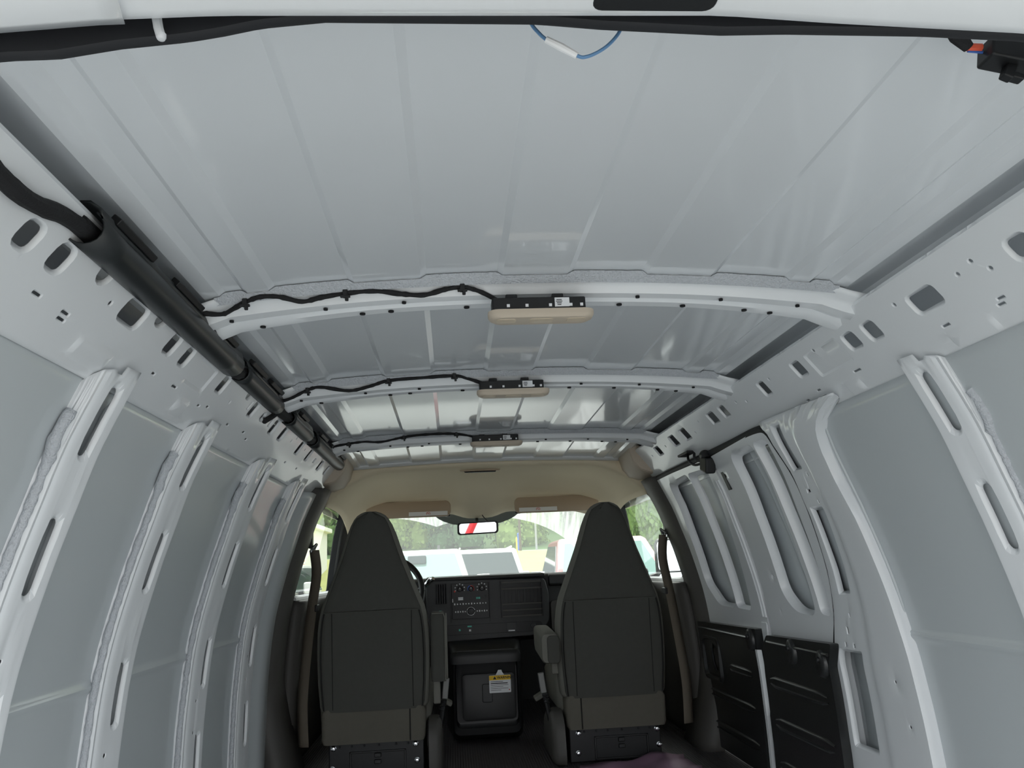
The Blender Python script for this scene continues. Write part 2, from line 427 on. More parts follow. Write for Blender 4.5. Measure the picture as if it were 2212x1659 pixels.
# rails
HL = [(1.015, 1.053, .45, .77, .012), (1.100, 1.139, .43, .76, .012), (1.216, 1.250, .22, .53, .016), (1.343, 1.421, .40, .73, .012), (1.457, 1.495, .2, .48, .016), (1.560, 1.600, .39, .72, .009), (1.652, 1.688, .40, .73, .009),
      (1.916, 1.957, .38, .71, .006), (2.12, 2.155, .25, .45, .012), (2.220, 2.262, .38, .71, .006), (2.185, 2.20, .42, .62, .003), (2.335, 2.365, .45, .62, .012), (2.44, 2.462, .45, .63, .003), (2.486, 2.533, .38, .74, .008), (2.614, 2.664, .37, .73, .008), (2.912, 2.965, .38, .75, .006), (3.103, 3.149, .37, .73, .006), (3.25, 3.28, .5, .65, .004), (3.380, 3.431, .44, .74, .006), (3.56, 3.60, .42, .72, .006)]
HR = [(1.02, 1.058, .42, .73, .012), (1.115, 1.163, .42, .73, .012), (1.363, 1.445, .39, .71, .010), (1.582, 1.627, .39, .72, .009), (1.667, 1.714, .38, .69, .009), (1.943, 1.990, .33, .65, .006), (2.180, 2.222, .31, .64, .006), (2.525, 2.575, .30, .60, .005), (2.635, 2.70, .29, .61, .005), (2.97, 3.04, .27, .62, .004), (3.13, 3.20, .27, .61, .004), (3.39, 3.46, .32, .62, .004)]
RNDR = [(1.242, .406), (1.22, .619), (1.288, .469), (1.483, .378), (1.846, .323), (2.137, .345), (2.356, .517), (2.423, .40), (2.80, .32), (2.9, .55), (3.30, .45), (3.55, .5)]
RNDL = [(1.86, .2), (2.05, .72), (1.30, .64), (2.40, .30), (2.78, .55), (2.82, .4), (3.02, .5)]
SLL = [(1.135, .10, 12), (1.222, .10, 12), (1.225, .28, 12), (1.60, .14, 8), (1.72, .12, 14), (1.90, .20, 8), (1.95, .06, 8), (2.15, .2, 10), (2.3, .1, 10), (2.36, .3, 10), (2.9, .2, 10), (3.1, .15, 10)]
SLR = [(1.252, .06, 10), (1.262, .22, 10), (1.41, .06, 12), (1.76, .08, 16), (1.965, .1, 10), (2.05, .3, 10)]
def rail(side, holes, rnd, slits, wall, yend):
    hs = []; rims = []; 
    for y0, y1, s0, s1, r in holes:
        h = rrect(y0, y1, s0*LF, s1*LF, r, 3); g = .006 if (y1-y0) > .03 else .003
        hs.append(h); rims.append((rrect(y0-g, y1+g, s0*LF-g, s1*LF+g, r+g, 3), .005))
    for y, s in rnd:
        q = [(y+.0055*math.cos(a*math.pi/4), s*LF+.0055*math.sin(a*math.pi/4)) for a in range(8)]
        hs.append(q); rims.append(([(y+.0075*math.cos(a*math.pi/4), s*LF+.0075*math.sin(a*math.pi/4)) for a in range(8)], .0015))
    for y, s, w_ in slits:
        v = LF+s*LL
        q = rrect(y-w_*.001, y+w_*.001, v-.0035, v+.0035, .003, 2); hs.append(q); rims.append((rrect(y-w_*.001-.002, y+w_*.001+.002, v-.0055, v+.0055, .004, 2), .001))
    top = []
    y = .52
    edges = [(.52, -.016)]
    for yn in (1.18, 1.30, 1.50, 1.62, 1.76, 1.84, 1.98, 2.10, 2.28, 2.5, 2.62, 2.8, 3.0, 3.15, 3.4, 3.55):
        edges += [(yn, -.016), (yn+.004, -.009), (yn+.026, -.009), (yn+.03, -.016)]
    edges += [(yend, -.016)]
    outl = edges+[(yend, LF+LL+LE), (.52, LF+LL+LE)]
    emb = []
    if side > 0:
        emb = [(rrect(1.735, 1.905, .30*LF, .86*LF, .008, 3), rrect(1.742, 1.898, .34*LF, .82*LF, .006, 3), .004), ]
    else:
        emb = [(rrect(1.735, 1.86, .40*LF, .92*LF, .008, 3), rrect(1.742, 1.853, .44*LF, .86*LF, .006, 3), .004)]
    emb += [(rrect(a, b, LF+.016, LF+.062, .006, 3), rrect(a+.008, b-.008, LF+.026, LF+.052, .004, 3), -.004) for a, b in ((.75, 1.0), (1.30, 1.43), (1.78, 1.85))]
    o = sheet('roof_rail', outl, hs, rail_map(side), lin_range(.55, yend-.02, 110), [-.012, -.004, .006, .02, .045, .075, .105, LF-.012, LF-.004, LF+.004, LF+.012, LF+.035, LF+.055, LF+LL-.008, LF+LL, LF+LL+.008, LF+LL+.02], 'paint', wall, rims, emb, flip=(side > 0), smooth=24)
    return o
# end plates closing the rail boxes
for sd_, wl_ in ((-1, wl), (1, wr)):
    for ye in (.52, 3.79):
        obj('rail_end_plate', MB().prism([(sd_*a, b) for a, b in ((.68, 1.35), (.76, 1.248), (.80, 1.20), (.825, 1.17), (.86, 1.22), (.86, 1.27), (.82, 1.37), (.72, 1.40))], 'y', ye, ye+.004), 'skin', wl_)
rail(-1, HL, RNDL, SLL, wl, 3.80)
rail(1, HR, RNDR, SLR, wr, 3.80)
# columns
def column(side, Yf, wf, wall, holes_z=(), bead=True, slotw=.0125, foot=.016):
    def wrr(z): return foot
    def fm(u, v, d):
        f = P(v)
        TL = .016
        if u < 1: return (side*(f+TL+(OFF-TL)*(1-u)+d), Yf-wf-wrr(v)*(1-u), v)
        if u <= 2:
            t = u-1; rec = .004*max(0, 1-abs(t-.10)/.07)
            return (side*(f+d+rec+TL*(1-t)), Yf-wf+wf*t, v)
        return (side*(f+OFF*(u-2)+d), Yf+.012*(u-2), v)
    hs = []; rims = []
    uc = 1+(wf-.040)/wf; hw = slotw/wf
    def stad(u, z0, z1, hw, hz):
        out = []
        for k in range(7): a = math.pi*k/6; out.append((u+hw*math.cos(a), z1-hz+hz*math.sin(a)))
        for k in range(7): a = math.pi+math.pi*k/6; out.append((u+hw*math.cos(a), z0+hz+hz*math.sin(a)))
        return out
    for z0, z1 in ((1.062, 1.186), (.824, .955), (.528, .664), (.25, .39)):
        hs.append(stad(uc, z0, z1, hw, slotw)); rims.append((stad(uc, z0-.012, z1+.012, hw+.008/wf, slotw+.008), .007))
    for z in holes_z:
        q = [(1.45+.005/wf*math.cos(a*math.pi/4), z+.005*math.sin(a*math.pi/4)) for a in range(8)]
        hs.append(q); rims.append(([(1.45+.007/wf*math.cos(a*math.pi/4), z+.007*math.sin(a*math.pi/4)) for a in range(8)], .001))
    outl = [(0, FLOOR), (0, 1.18), (.5, 1.195), (1.0, 1.205), (1.3, 1.212), (1.36, 1.206), (1.5, 1.206), (1.56, 1.222), (2.0, 1.222), (3, 1.15), (3, FLOOR)]
    o = sheet('wall_column', outl, hs, fm, [.1, .35, .65, .9, .96, 1.0, 1.04, 1.07, 1.1, 1.14, 1.18, 1.3, 1.45, 1.6, 1.8, 1.93, 1.97, 2.0, 2.05, 2.15, 2.5, 2.8], lin_range(FLOOR+.01, 1.20, 52), 'paint', wall, rims, flip=(side < 0), smooth=25, solid=.002)
    if bead:
        pts = []; rs = []
        z = .05
        while z < 1.14:
            k = 1.0 if z < 1.0 else (1.25 if z < 1.12 else .8)
            pts.append(Vector((side*(P(z)+.024), Yf-wf-.014+random.uniform(-.0015, .0015)-(.010*math.sin((z-1.05)/.09*math.pi) if z > 1.05 else 0), z))); rs.append(.0078*(1.35 if z > 1.05 else 1)*random.uniform(.85, 1.15)); z += .010
        b = obj('foam_bead', MB().tube(pts, rs, 9), 'foam', o, smooth=80)
        tag(b, 'rough grey foam sealant bead')
    return o
column(-1, 1.52, .097, wl, (.72, .5))
column(-1, 2.06, .115, wl, (.47, .40))
column(-1, 2.725, .135, wl, (.49, .40))
column(-1, 3.32, .125, wl, (.56, .48))
column(1, 1.585, .10, wr, (.72, .5))
# rear corner pillars seen only at the edge of the frame
column(-1, .98, .12, wl, ())
column(1, .98, .12, wr, ())
# front shoulder column beside the driver seat
rows = []
for z in lin_range(FLOOR, 1.19, 40):
    p = P(z); rows.append([(-(p+OFF), 3.44, z), (-(p+.05), 3.455, z), (-(p+.012), 3.50, z), (-p, 3.53, z), (-p, 3.62, z), (-(p+.02), 3.66, z)])
obj('wall_column', MB().grid(rows), 'skin', wl, smooth=50, solid=.002)

# C pillar behind the side doors
YLt = [(.03, 2.50), (.25, 2.484), (.527, 2.49), (.60, 2.455), (.666, 2.419), (.79, 2.368), (.943, 2.337), (1.064, 2.334), (1.176, 2.355), (1.241, 2.37)]
YRt = [(.03, 2.04), (.31, 2.049), (.57, 2.063), (.66, 2.073), (.77, 2.075), (.92, 2.08), (1.03, 2.10), (1.09, 2.096), (1.13, 2.08), (1.16, 2.055), (1.185, 2.015), (1.205, 1.955), (1.22, 1.87), (1.235, 1.80)]
def cp_map(u, v, d):
    yl, yr = lerp_tab(YLt, v), lerp_tab(YRt, v)
    x = P(v)+d
    pr = .004*min(1, max(0, (u-.50)/.06))
    if u < 0: return (x+.07*(-u/.2), yl+.004*u, v)
    if u <= 1: return (x-pr, yl+(yr-yl)*u, v)
    return (x-.004+.034*(u-1)/.25, yr-.008*(u-1)/.25, v)
def cp_u(y, z): a, b = lerp_tab(YLt, z), lerp_tab(YRt, z); return (y-a)/(b-a)
hs = []; rims = []
for quad, r, dd in (([(2.300, 1.205), (2.253, 1.200), (2.258, 1.082), (2.315, 1.080)], .012, .012), ([(2.315, .960), (2.240, .960), (2.283, .728), (2.345, .724)], .012, .012), ([(2.444, .552), (2.316, .554), (2.322, .294), (2.452, .291)], .015, .012),
                    ([(2.290, 1.018), (2.268, 1.018), (2.268, 1.008), (2.290, 1.008)], .002, .004), ([(2.37, .625), (2.360, .625), (2.360, .605), (2.37, .605)], .002, .002), ([(2.40, .580), (2.392, .580), (2.392, .568), (2.40, .568)], .001, .001), ([(2.35, .580), (2.342, .580), (2.342, .568), (2.35, .568)], .001, .001), ([(2.33, .665), (2.324, .665), (2.324, .655), (2.33, .655)], .001, .001), ([(2.245, 1.062), (2.238, 1.062), (2.238, 1.052), (2.245, 1.052)], .001, .001), ([(2.25, .985), (2.243, .985), (2.243, .975), (2.25, .975)], .001, .001)):
    q = [(cp_u(y, z), z) for y, z in quad]
    cu = sum(p[0] for p in q)/4; cz = sum(p[1] for p in q)/4
    hs.append(rpoly(q, r, 3)); g = .009 if r > .005 else .003
    rims.append((rpoly([(p[0]+(g/.4 if p[0] > cu else -g/.4), p[1]+(g if p[1] > cz else -g)) for p in q], r+g, 3), dd))
for y, z in ((2.15, .50), (2.12, .395)):
    u0 = cp_u(y, z)
    hs.append([(u0+.012*math.cos(a*math.pi/4), z+.005*math.sin(a*math.pi/4)) for a in range(8)])
    rims.append(([(u0+.018*math.cos(a*math.pi/4), z+.0075*math.sin(a*math.pi/4)) for a in range(8)], .001))
outl = [(-.2, FLOOR), (-.2, 1.225), (.0, 1.232), (.5, 1.225), (1.0, 1.218), (1.25, 1.21), (1.25, FLOOR)]
cpil = sheet('door_pillar', outl, hs, cp_map, [-.15, -.08, -.03, 0, .03, .10, .18, .27, .36, .45, .50, .53, .56, .62, .7, .8, .9, .96, 1.0, 1.04, 1.1, 1.18], lin_range(FLOOR+.01, 1.215, 60), 'paint', wr, rims, flip=True, smooth=25)
# cavity behind the pillar holes: inner reinforcement
rows = []
for z in lin_range(FLOOR, 1.22, 30):
    rows.append([(P(z)+.045, lerp_tab(YLt, z)-.004, z), (P(z)+.05, lerp_tab(YLt, z)-.05, z), (P(z)+.03, lerp_tab(YLt, z)-.09, z), (P(z)+.04, lerp_tab(YRt, z)+.04, z)])
obj('pillar_reinforcement', MB().grid(rows), 'skin', wr, smooth=30, solid=.002)
# trim line seal along the pillar's rear edge
pts = [Vector((P(z)+.022, y-.055 if z > .65 else y, z)) for y, z in ((2.10, 1.175), (2.125, 1.105), (2.13, 1.03), (2.124, .959), (2.124, .89), (2.122, .832), (2.12, .774), (2.122, .721), (2.124, .677), (2.10, .638), (2.04, .629), (1.908, .626), (1.75, .624), (1.2, .622), (.6, .622))]
obj('pressed_bead', MB().tube(pts, .005, 8, smooth=2), 'skin', wr)

# ---- rear door header (close to the camera)
def arch(x): return lerp_tab([(-.75, 1.245), (-.537, 1.271), (-.449, 1.280), (-.362, 1.2845), (0, 1.2875), (.06, 1.288), (.16, 1.281), (.334, 1.272), (.75, 1.235)], x)
rows = []
for x in lin_range(-.75, .75, 60):
    a = arch(x)-.0
    rows.append([(x, .612, a+.12), (x, .606, a+.03), (x, .602, a+.006), (x, .597, a+.001), (x, .585, a-.001), (x, .55, a-.001), (x, .52, a+.004), (x, .505, a+.02), (x, .50, a+.12)])
t1 = struct(obj('trim_1', MB().grid(rows), 'paint', smooth=45, solid=.003), 'white steel header over the rear door opening', 'trim')
# striker pocket in the header
obj('latch_pocket', MB().prism(rrect(-.056, .050, .545, .5885, .010, 4), 'z', 1.2855, 1.296), 'black', t1, bevel=.002)
# corner plate with a seam left of the header
rows = []
for x in lin_range(-.75, -.428, 16):
    a = arch(x)-.0035
    k = (-.428-x)
    rows.append([(x-.012, .60, a+.004), (x-.008, .585, a-.001), (x, .55, a-.0025), (x+.004, .52, a+.002), (x+.006, .506, a+.02), (x+.006, .50, a+.12)])
obj('corner_plate', MB().grid(rows), 'tanplastic' if False else 'paint', t1, smooth=45, solid=.002)
# weather strip: irregular rubber along the front of the header
topz = [(-.75, 1.245), (-.55, 1.290), (-.46, 1.302), (-.40, 1.306), (-.32, 1.309), (-.1, 1.312), (-.03, 1.316), (.10, 1.314), (.13, 1.308), (.25, 1.303), (.36, 1.296), (.75, 1.24)]
botz = [(-.75, 1.215), (-.552, 1.267), (-.507, 1.269), (-.457, 1.279), (-.401, 1.286), (-.371, 1.292), (-.339, 1.300), (-.284, 1.3065), (-.1, 1.306), (-.084, 1.305), (-.038, 1.301), (.073, 1.2955), (.134, 1.297), (.267, 1.2955), (.36, 1.291), (.75, 1.235)]
rows = []
for x in lin_range(-.74, .74, 120):
    t, b = lerp_tab(topz, x)+.03, lerp_tab(botz, x)
    rows.append([(x, .625, t), (x, .622, (t+b)/2), (x, .624, b+.003), (x, .63, b), (x, .637, b+.003), (x, .64, (t+b)/2), (x, .64, t)])
seal = tag(obj('weather_strip', MB().grid(rows), 'rubber', smooth=50, solid=.001), 'black rubber weather strip along the rear door header', 'weather strip')
# white rubber stop at the header
rs = thing('rubber_stop', 'small white peg hanging from the rear door header', 'peg', (-.417, .612, 1.29))
part('stem', MB().tube([(-.420, .612, 1.298), (-.4175, .612, 1.285), (-.4148, .612, 1.276)], .0040, 10), 'frontlabel', rs)
part('tip', MB().lathe([(.0001, -.003), (.0030, -.0022), (.0040, 0), (.0040, .003), (.0001, .003)], (-.4148, .612, 1.276), 'z', 12), 'frontlabel', rs)

# ---- blue wire loop with label
bw = thing('wire_loop', 'blue wire loop hanging from the rear header with a white label', 'wire', (-.055, .66, 1.30))
part('wire', MB().tube([(-.104, .655, 1.345), (-.098, .66, 1.329), (-.092, .66, 1.319), (-.082, .66, 1.309), (-.057, .66, 1.294), (-.047, .66, 1.2925), (-.032, .66, 1.300), (-.020, .66, 1.311), (-.012, .66, 1.324), (-.008, .655, 1.345)], .0017, 8, smooth=6), 'bluewire', bw)
part('wire', MB().tube([(-.104, .657, 1.347), (-.097, .6625, 1.331), (-.091, .6625, 1.321), (-.081, .6625, 1.311), (-.056, .6625, 1.296), (-.047, .6625, 1.2945), (-.031, .6625, 1.302), (-.019, .6625, 1.313), (-.011, .6625, 1.326), (-.007, .657, 1.347)], .0014, 8, smooth=6), 'black', bw)
lab = part('wrap_label', MB().tube([(-.084, .66, 1.3105), (-.070, .6595, 1.302), (-.056, .66, 1.2935)], [.0036, .0042, .0034], 10, flat=.9), 'label', bw)
# ---- connector at the top right corner
cn = thing('wire_connector', 'black plug connector with orange seal hanging at the rear header', 'connector', (.44, .75, 1.36))
part('tape_sleeve', MB().tube([(.372, .735, 1.400), (.385, .745, 1.386), (.399, .75, 1.3755)], [.010, .009, .006], 10), 'tape', cn)
part('wire', MB().tube([(.398, .75, 1.376), (.414, .75, 1.3755)], .0042, 8), 'orange', cn)
part('wire', MB().tube([(.399, .752, 1.3725), (.416, .752, 1.371)], .0016, 8), 'blueprint', cn)
hb = part('housing', MB().box((.447, .75, 1.364), (.062, .03, .026), ry=.22), 'black', cn, bevel=.003)
subpart('latch', MB().box((.440, .75, 1.3465), (.012, .012, .022), ry=.45).box((.446, .75, 1.338), (.016, .012, .007), ry=.3), 'black', hb, cn, bevel=.002)

cn.location.z -= .007
# ================================================================== RIGHT SIDE DOORS
def door_map(off):
    def f(u, v, d): return (P(v)-off+d, u, v)
    return f
def leaf(name, label, outl, cuts, seams, holes):
    hs = [rpoly(c, r, 5) for c, r in cuts]; rims = []
    for c, r in cuts:
        cx = sum(p[0] for p in c)/len(c); cz = sum(p[1] for p in c)/len(c)
        rims.append((rpoly([(p[0]+(.010 if p[0] > cx else -.004), p[1]+(.012 if p[1] > cz else -.012)) for p in c], r+.01, 5), .020))
    for y, z, r in holes:
        hs.append([(y+r*math.cos(a*math.pi/5), z+r*math.sin(a*math.pi/5)) for a in range(10)])
        rims.append(([(y+(r+.004)*math.cos(a*math.pi/5), z+(r+.004)*math.sin(a*math.pi/5)) for a in range(10)], .002))
    y0 = min(p[0] for p in outl); y1 = max(p[0] for p in outl)
    skin_rows = []
    for z in lin_range(FLOOR, max(p[1] for p in outl)-.005, 30):
        row = []
        for y in lin_range(y0+.006, y1-.006, 40):
            bead = sum(.010*math.exp(-((y-s)/.012)**2) for s in seams)
            row.append((P(z)+.055-bead, y, z))
        skin_rows.append(row)
    o = struct(obj(name, MB().grid(skin_rows), 'skin', smooth=40, solid=.003), label, 'door')
    fr = sheet('inner_frame', outl, hs, door_map(0), lin_range(y0+.008, y1-.008, 22), lin_range(.06, 1.195, 40), 'paint', o, rims, flip=True, smooth=40, solid=.012)
    return o
d1 = leaf('door_1', 'white front leaf of the side cargo doors with dark lower trim', rpoly([(3.73, 1.205), (2.925, 1.200), (2.945, .9), (2.99, .60), (2.99, FLOOR+.01), (3.86, FLOOR+.01), (3.84, .60)], .03, 4),
          [([(3.255, 1.168), (3.555, 1.160), (3.61, .74), (3.50, .655), (3.298, .65)], .035), ([(3.01, 1.160), (3.238, 1.166), (3.280, .652), (3.135, .648)], .016)], (3.36, 3.09), [(2.975, 1.10, .006), (3.02, .58, .006)])
d2 = leaf('door_2', 'white rear leaf of the side cargo doors with dark ribbed lower trim', rpoly([(2.905, 1.200), (2.385, 1.215), (2.35, 1.17), (2.345, 1.06), (2.35, .94), (2.382, .79), (2.435, .666), (2.505, .527), (2.50, FLOOR+.01), (2.975, FLOOR+.01), (2.975, .6), (2.93, .9)], .018, 4),
          [([(2.505, 1.178), (2.715, 1.172), (2.775, .72), (2.70, .662), (2.56, .655)], .035), ([(2.39, 1.172), (2.484, 1.178), (2.51, .664), (2.452, .660)], .014)], (2.60, 2.645), [(2.82, .765, .008), (2.84, .65, .004), (2.86, 1.125, .005)])
# extra pressed bead on the hinge post of the front leaf
obj('pressed_bead', MB().tube([(P(z)-.001, 2.945+.045*(1.1-z)/.5, z) for z in lin_range(.62, 1.12, 14)], .006, 8), 'paint', d1)
obj('pressed_bead', MB().tube([(P(z)-.001, 2.975+.045*(1.1-z)/.5, z) for z in lin_range(.62, 1.12, 14)], .004, 8), 'paint', d1)
# rubber seal round the opening
pts = [(P(1.212)+.012, 3.76, 1.212), (P(1.21)+.012, 3.3, 1.214), (P(1.21)+.012, 2.7, 1.216), (P(1.21)+.01, 2.45, 1.218), (P(1.20)+.008, 2.365, 1.205)]+[(P(z)+.012, lerp_tab(YLt, z)+.004, z) for z in (1.15, 1.06, .94, .79, .66, .53, .3, .06)]
tag(obj('door_seal', MB().tube([Vector(p) for p in pts], .014, 8, smooth=4), 'rubber'), 'black rubber seal around the side cargo door opening', 'seal')
# dark trim panels
def trim_panel(door, outl, name='trim_panel'):
    y0 = min(p[0] for p in outl); y1 = max(p[0] for p in outl)
    return sheet(name, outl, [], door_map(.030), lin_range(y0+.01, y1-.01, 16), lin_range(.06, .545, 18), 'doortrim', door, flip=True, smooth=40, solid=.032)
tp1 = trim_panel(d1, rpoly([(3.05, .575), (3.80, .562), (3.86, FLOOR+.02), (3.13, FLOOR+.02), (3.10, .42)], .012, 3))
tp2 = trim_panel(d2, rpoly([(2.44, .572), (2.955, .560), (3.01, .52), (3.035, .42), (3.04, FLOOR+.02), (2.49, FLOOR+.02), (2.485, .50)], .012, 3))
def bead(panel, y0, y1, z, h=.021):
    n = 10; rows = []
    prof = [(-1, .0), (-.85, .007), (-.6, .009), (-.45, .002), (.45, .002), (.6, .009), (.85, .007), (1, 0)]
    for i in range(n+1):
        y = y0+(y1-y0)*i/n; k = 1 if 0 < i < n else .55
        rows.append([(P(z+a*h*k)-.0295-b*k, y, z+a*h*k) for a, b in prof])
    obj('panel_rib', MB().grid(rows), 'doortrim', panel, smooth=60)
for z in (.400, .262, .122): bead(tp2, 2.53, 2.985, z)
for z, a in ((.400, 3.17), (.27, 3.18), (.14, 3.18)): bead(tp1, a, 3.42 if z > .3 else 3.74, z, .017)
for pn, y, z in ((tp1, 3.115, .545), (tp2, 2.74, .535), (tp2, 2.52, .520)):
    o = obj('screw_boss', MB().loft([[(P(z)-.03-h, y+r*math.cos(a*math.pi/8), z-.012+1.25*r*math.sin(a*math.pi/8)) for a in range(16)] for h, r in ((-.004, .034), (.008, .032), (.012, .026))]), 'doortrim', pn, smooth=50)
    obj('screw', MB().lathe([(.0001, -.014), (.007, -.013), (.009, -.009), (.009, 0), (.0001, 0)], (P(z)-.036, y, z), 'x', 12), 'steel', o)
# ledge line on top of the trims
for pn, a, b in ((tp1, 3.12, 3.78), (tp2, 2.47, 2.95)):
    obj('panel_ledge', MB().tube([(P(.545)-.033, y, .538) for y in lin_range(a, b, 6)], .005, 6), 'doortrim', pn)
# recessed release handle in the front leaf
hz = obj('handle_recess', MB().loft([[(P(.41)-.030-h, 3.645+u*s, .412+v*s) for u, v in rrect(-.115, .115, -.088, .092, .035, 5)] for h, s in ((-.002, 1.06), (.010, 1.0), (.011, .90), (-.004, .82))], caps=False), 'doortrim', tp1, smooth=45)
obj('recess_floor', MB().prism(rrect(3.55, 3.74, .335, .49, .02, 4), 'x', P(.41)-.028, P(.41)-.024), 'black', hz)
obj('release_lever', MB().tube([(P(.41)-.034, 3.60, .37), (P(.41)-.044, 3.592, .41), (P(.41)-.044, 3.60, .455), (P(.41)-.03, 3.63, .475)], .010, 8, smooth=4, flat=.6), 'steel', hz)
# white leaf edge between the two trims
obj('leaf_edge', MB().loft([[(P(z)-.02, 3.055+.015*(z < .3), z), (P(z)-.034, 3.065, z), (P(z)-.034, 3.085, z), (P(z)-.02, 3.095, z)] for z in lin_range(FLOOR+.01, .50, 12)]), 'paint', d1)
obj('hinge_tab', MB().prism(rpoly([(3.0, .60), (3.06, .60), (3.045, .50), (3.03, .485), (3.012, .50)], .012, 3), 'x', P(.54)-.008, P(.54)+.01), 'paint', d1, bevel=.002)
# door hold-open arm
ca = thing('door_check_arm', 'black roller arm hanging at the top of the side cargo doors', 'arm', (.77, 3.1, 1.2))
part('bracket', MB().box((.755, 3.22, 1.232), (.05, .13, .010)), 'black', ca, bevel=.003)
part('rod', MB().tube([(.748, 3.20, 1.228), (.74, 3.17, 1.20), (.742, 3.11, 1.175), (.752, 3.05, 1.172)], .005, 8, smooth=5), 'black', ca)
part('rod', MB().tube([(.762, 3.16, 1.228), (.752, 3.13, 1.205), (.752, 3.09, 1.187), (.758, 3.04, 1.182)], .005, 8, smooth=5), 'black', ca)
rb = part('roller_block', MB().box((.765, 3.02, 1.165), (.04, .075, .060), rx=.3), 'black', ca, bevel=.008)
subpart('roller', MB().lathe([(.0001, -.015), (.016, -.014), (.018, 0), (.016, .014), (.0001, .015)], (.755, 3.015, 1.20), 'y', 16), 'steel', rb, ca)
part('strap', MB().box((P(1.10)-.006, 2.965, 1.105), (.006, .03, .09), ry=-.35), 'steel', ca, bevel=.002)

ca.location += Vector((0, -.09, .012))
# ================================================================== LEFT RAIL HARNESS
def conduit(y0, y1, label, x=-.688, z=1.328, r=.026):
    t = thing('cable_conduit', label, 'conduit', (x, (y0+y1)/2, z), 'black conduits along the roof rail')
    n = 14; ring = [(math.cos(a)*r*1.0, math.sin(a)*r*.95) for a in [math.radians(-235+290*k/n) for k in range(n+1)]]
    rows = []
    for y in lin_range(y0, y1, 10):
        rows.append([(x+a, y, z+b) for a, b in ring])
    part('shell', MB().grid(rows), 'tube', t, solid=.003, smooth=60)
    rows = [[(x+r*.9, y, z+.012), (x+r*.75, y, z+.028), (x+r*.2, y, z+.040), (x-r*.3, y, z+.040)] for y in lin_range(y0, y1, 4)]
    part('backing_strip', MB().grid(rows), 'tube', t, solid=.004)
    L_ = y1-y0; k = max(1, round(L_/.24))
    for i in range(k):
        yc = y0+L_*(i+.45)/k
        part('clip', MB().box((x+.024, yc, z+.030), (.016, min(.15, L_*.35), .012), ry=.7), 'black', t, bevel=.002)
    part('cable_bundle', MB().tube([(x-.004, y0-.012, z), (x-.004, (y0+y1)/2, z), (x-.004, y1+.012, z)], .015, 10), 'tape', t)
    return t
conduit(1.10, 1.885, 'longest black half-round conduit on the roof rail, nearest the rear', r=.029)
conduit(1.95, 2.37, 'second black conduit on the roof rail, ending at the middle bow', r=.025)
conduit(2.54, 2.885, 'third black conduit on the roof rail, between the middle and front bows', r=.025)
conduit(2.985, 3.80, 'farthest black conduit on the roof rail, reaching the tan cab trim', r=.025)
cb = thing('wiring_harness', 'thick taped black harness feeding the rear end of the long conduit', 'wiring harness', (-.70, 1.0, 1.31))
part('taped_bundle', MB().tube([(-.735, .70, 1.315), (-.725, .80, 1.318), (-.715, .86, 1.322), (-.706, .91, 1.313), (-.700, .95, 1.305), (-.698, 1.00, 1.311), (-.694, 1.05, 1.322), (-.690, 1.12, 1.327)], [.012, .012, .0125, .013, .0115, .0125, .012, .013, .0125, .0135], 10, smooth=5), 'tape', cb)
jc = thing('cable_branch', 'black cable branch dropping off the conduit into the roof rail slot', 'cable', (-.70, 2.42, 1.32))
part('taped_bundle', MB().tube([(-.688, 2.36, 1.328), (-.69, 2.44, 1.325), (-.688, 2.55, 1.328)], .016, 8, smooth=4), 'tape', jc)
part('taped_bundle', MB().tube([(-.688, 2.42, 1.325), (-.705, 2.40, 1.305), (-.722, 2.37, 1.285)], .009, 8, smooth=4), 'tape', jc)
jc2 = thing('cable_branch', 'short taped black cable joining the long conduit to the second one', 'cable', (-.69, 1.92, 1.32))
part('taped_bundle', MB().tube([(-.688, 1.87, 1.326), (-.686, 1.915, 1.318), (-.688, 1.965, 1.328)], .016, 8, smooth=4), 'tape', jc2)
jc3 = thing('cable_branch', 'short taped black cable joining the third conduit to the farthest one', 'cable', (-.69, 2.93, 1.32))
part('taped_bundle', MB().tube([(-.688, 2.87, 1.326), (-.686, 2.935, 1.322), (-.688, 3.0, 1.328)], .016, 8, smooth=4), 'tape', jc3)

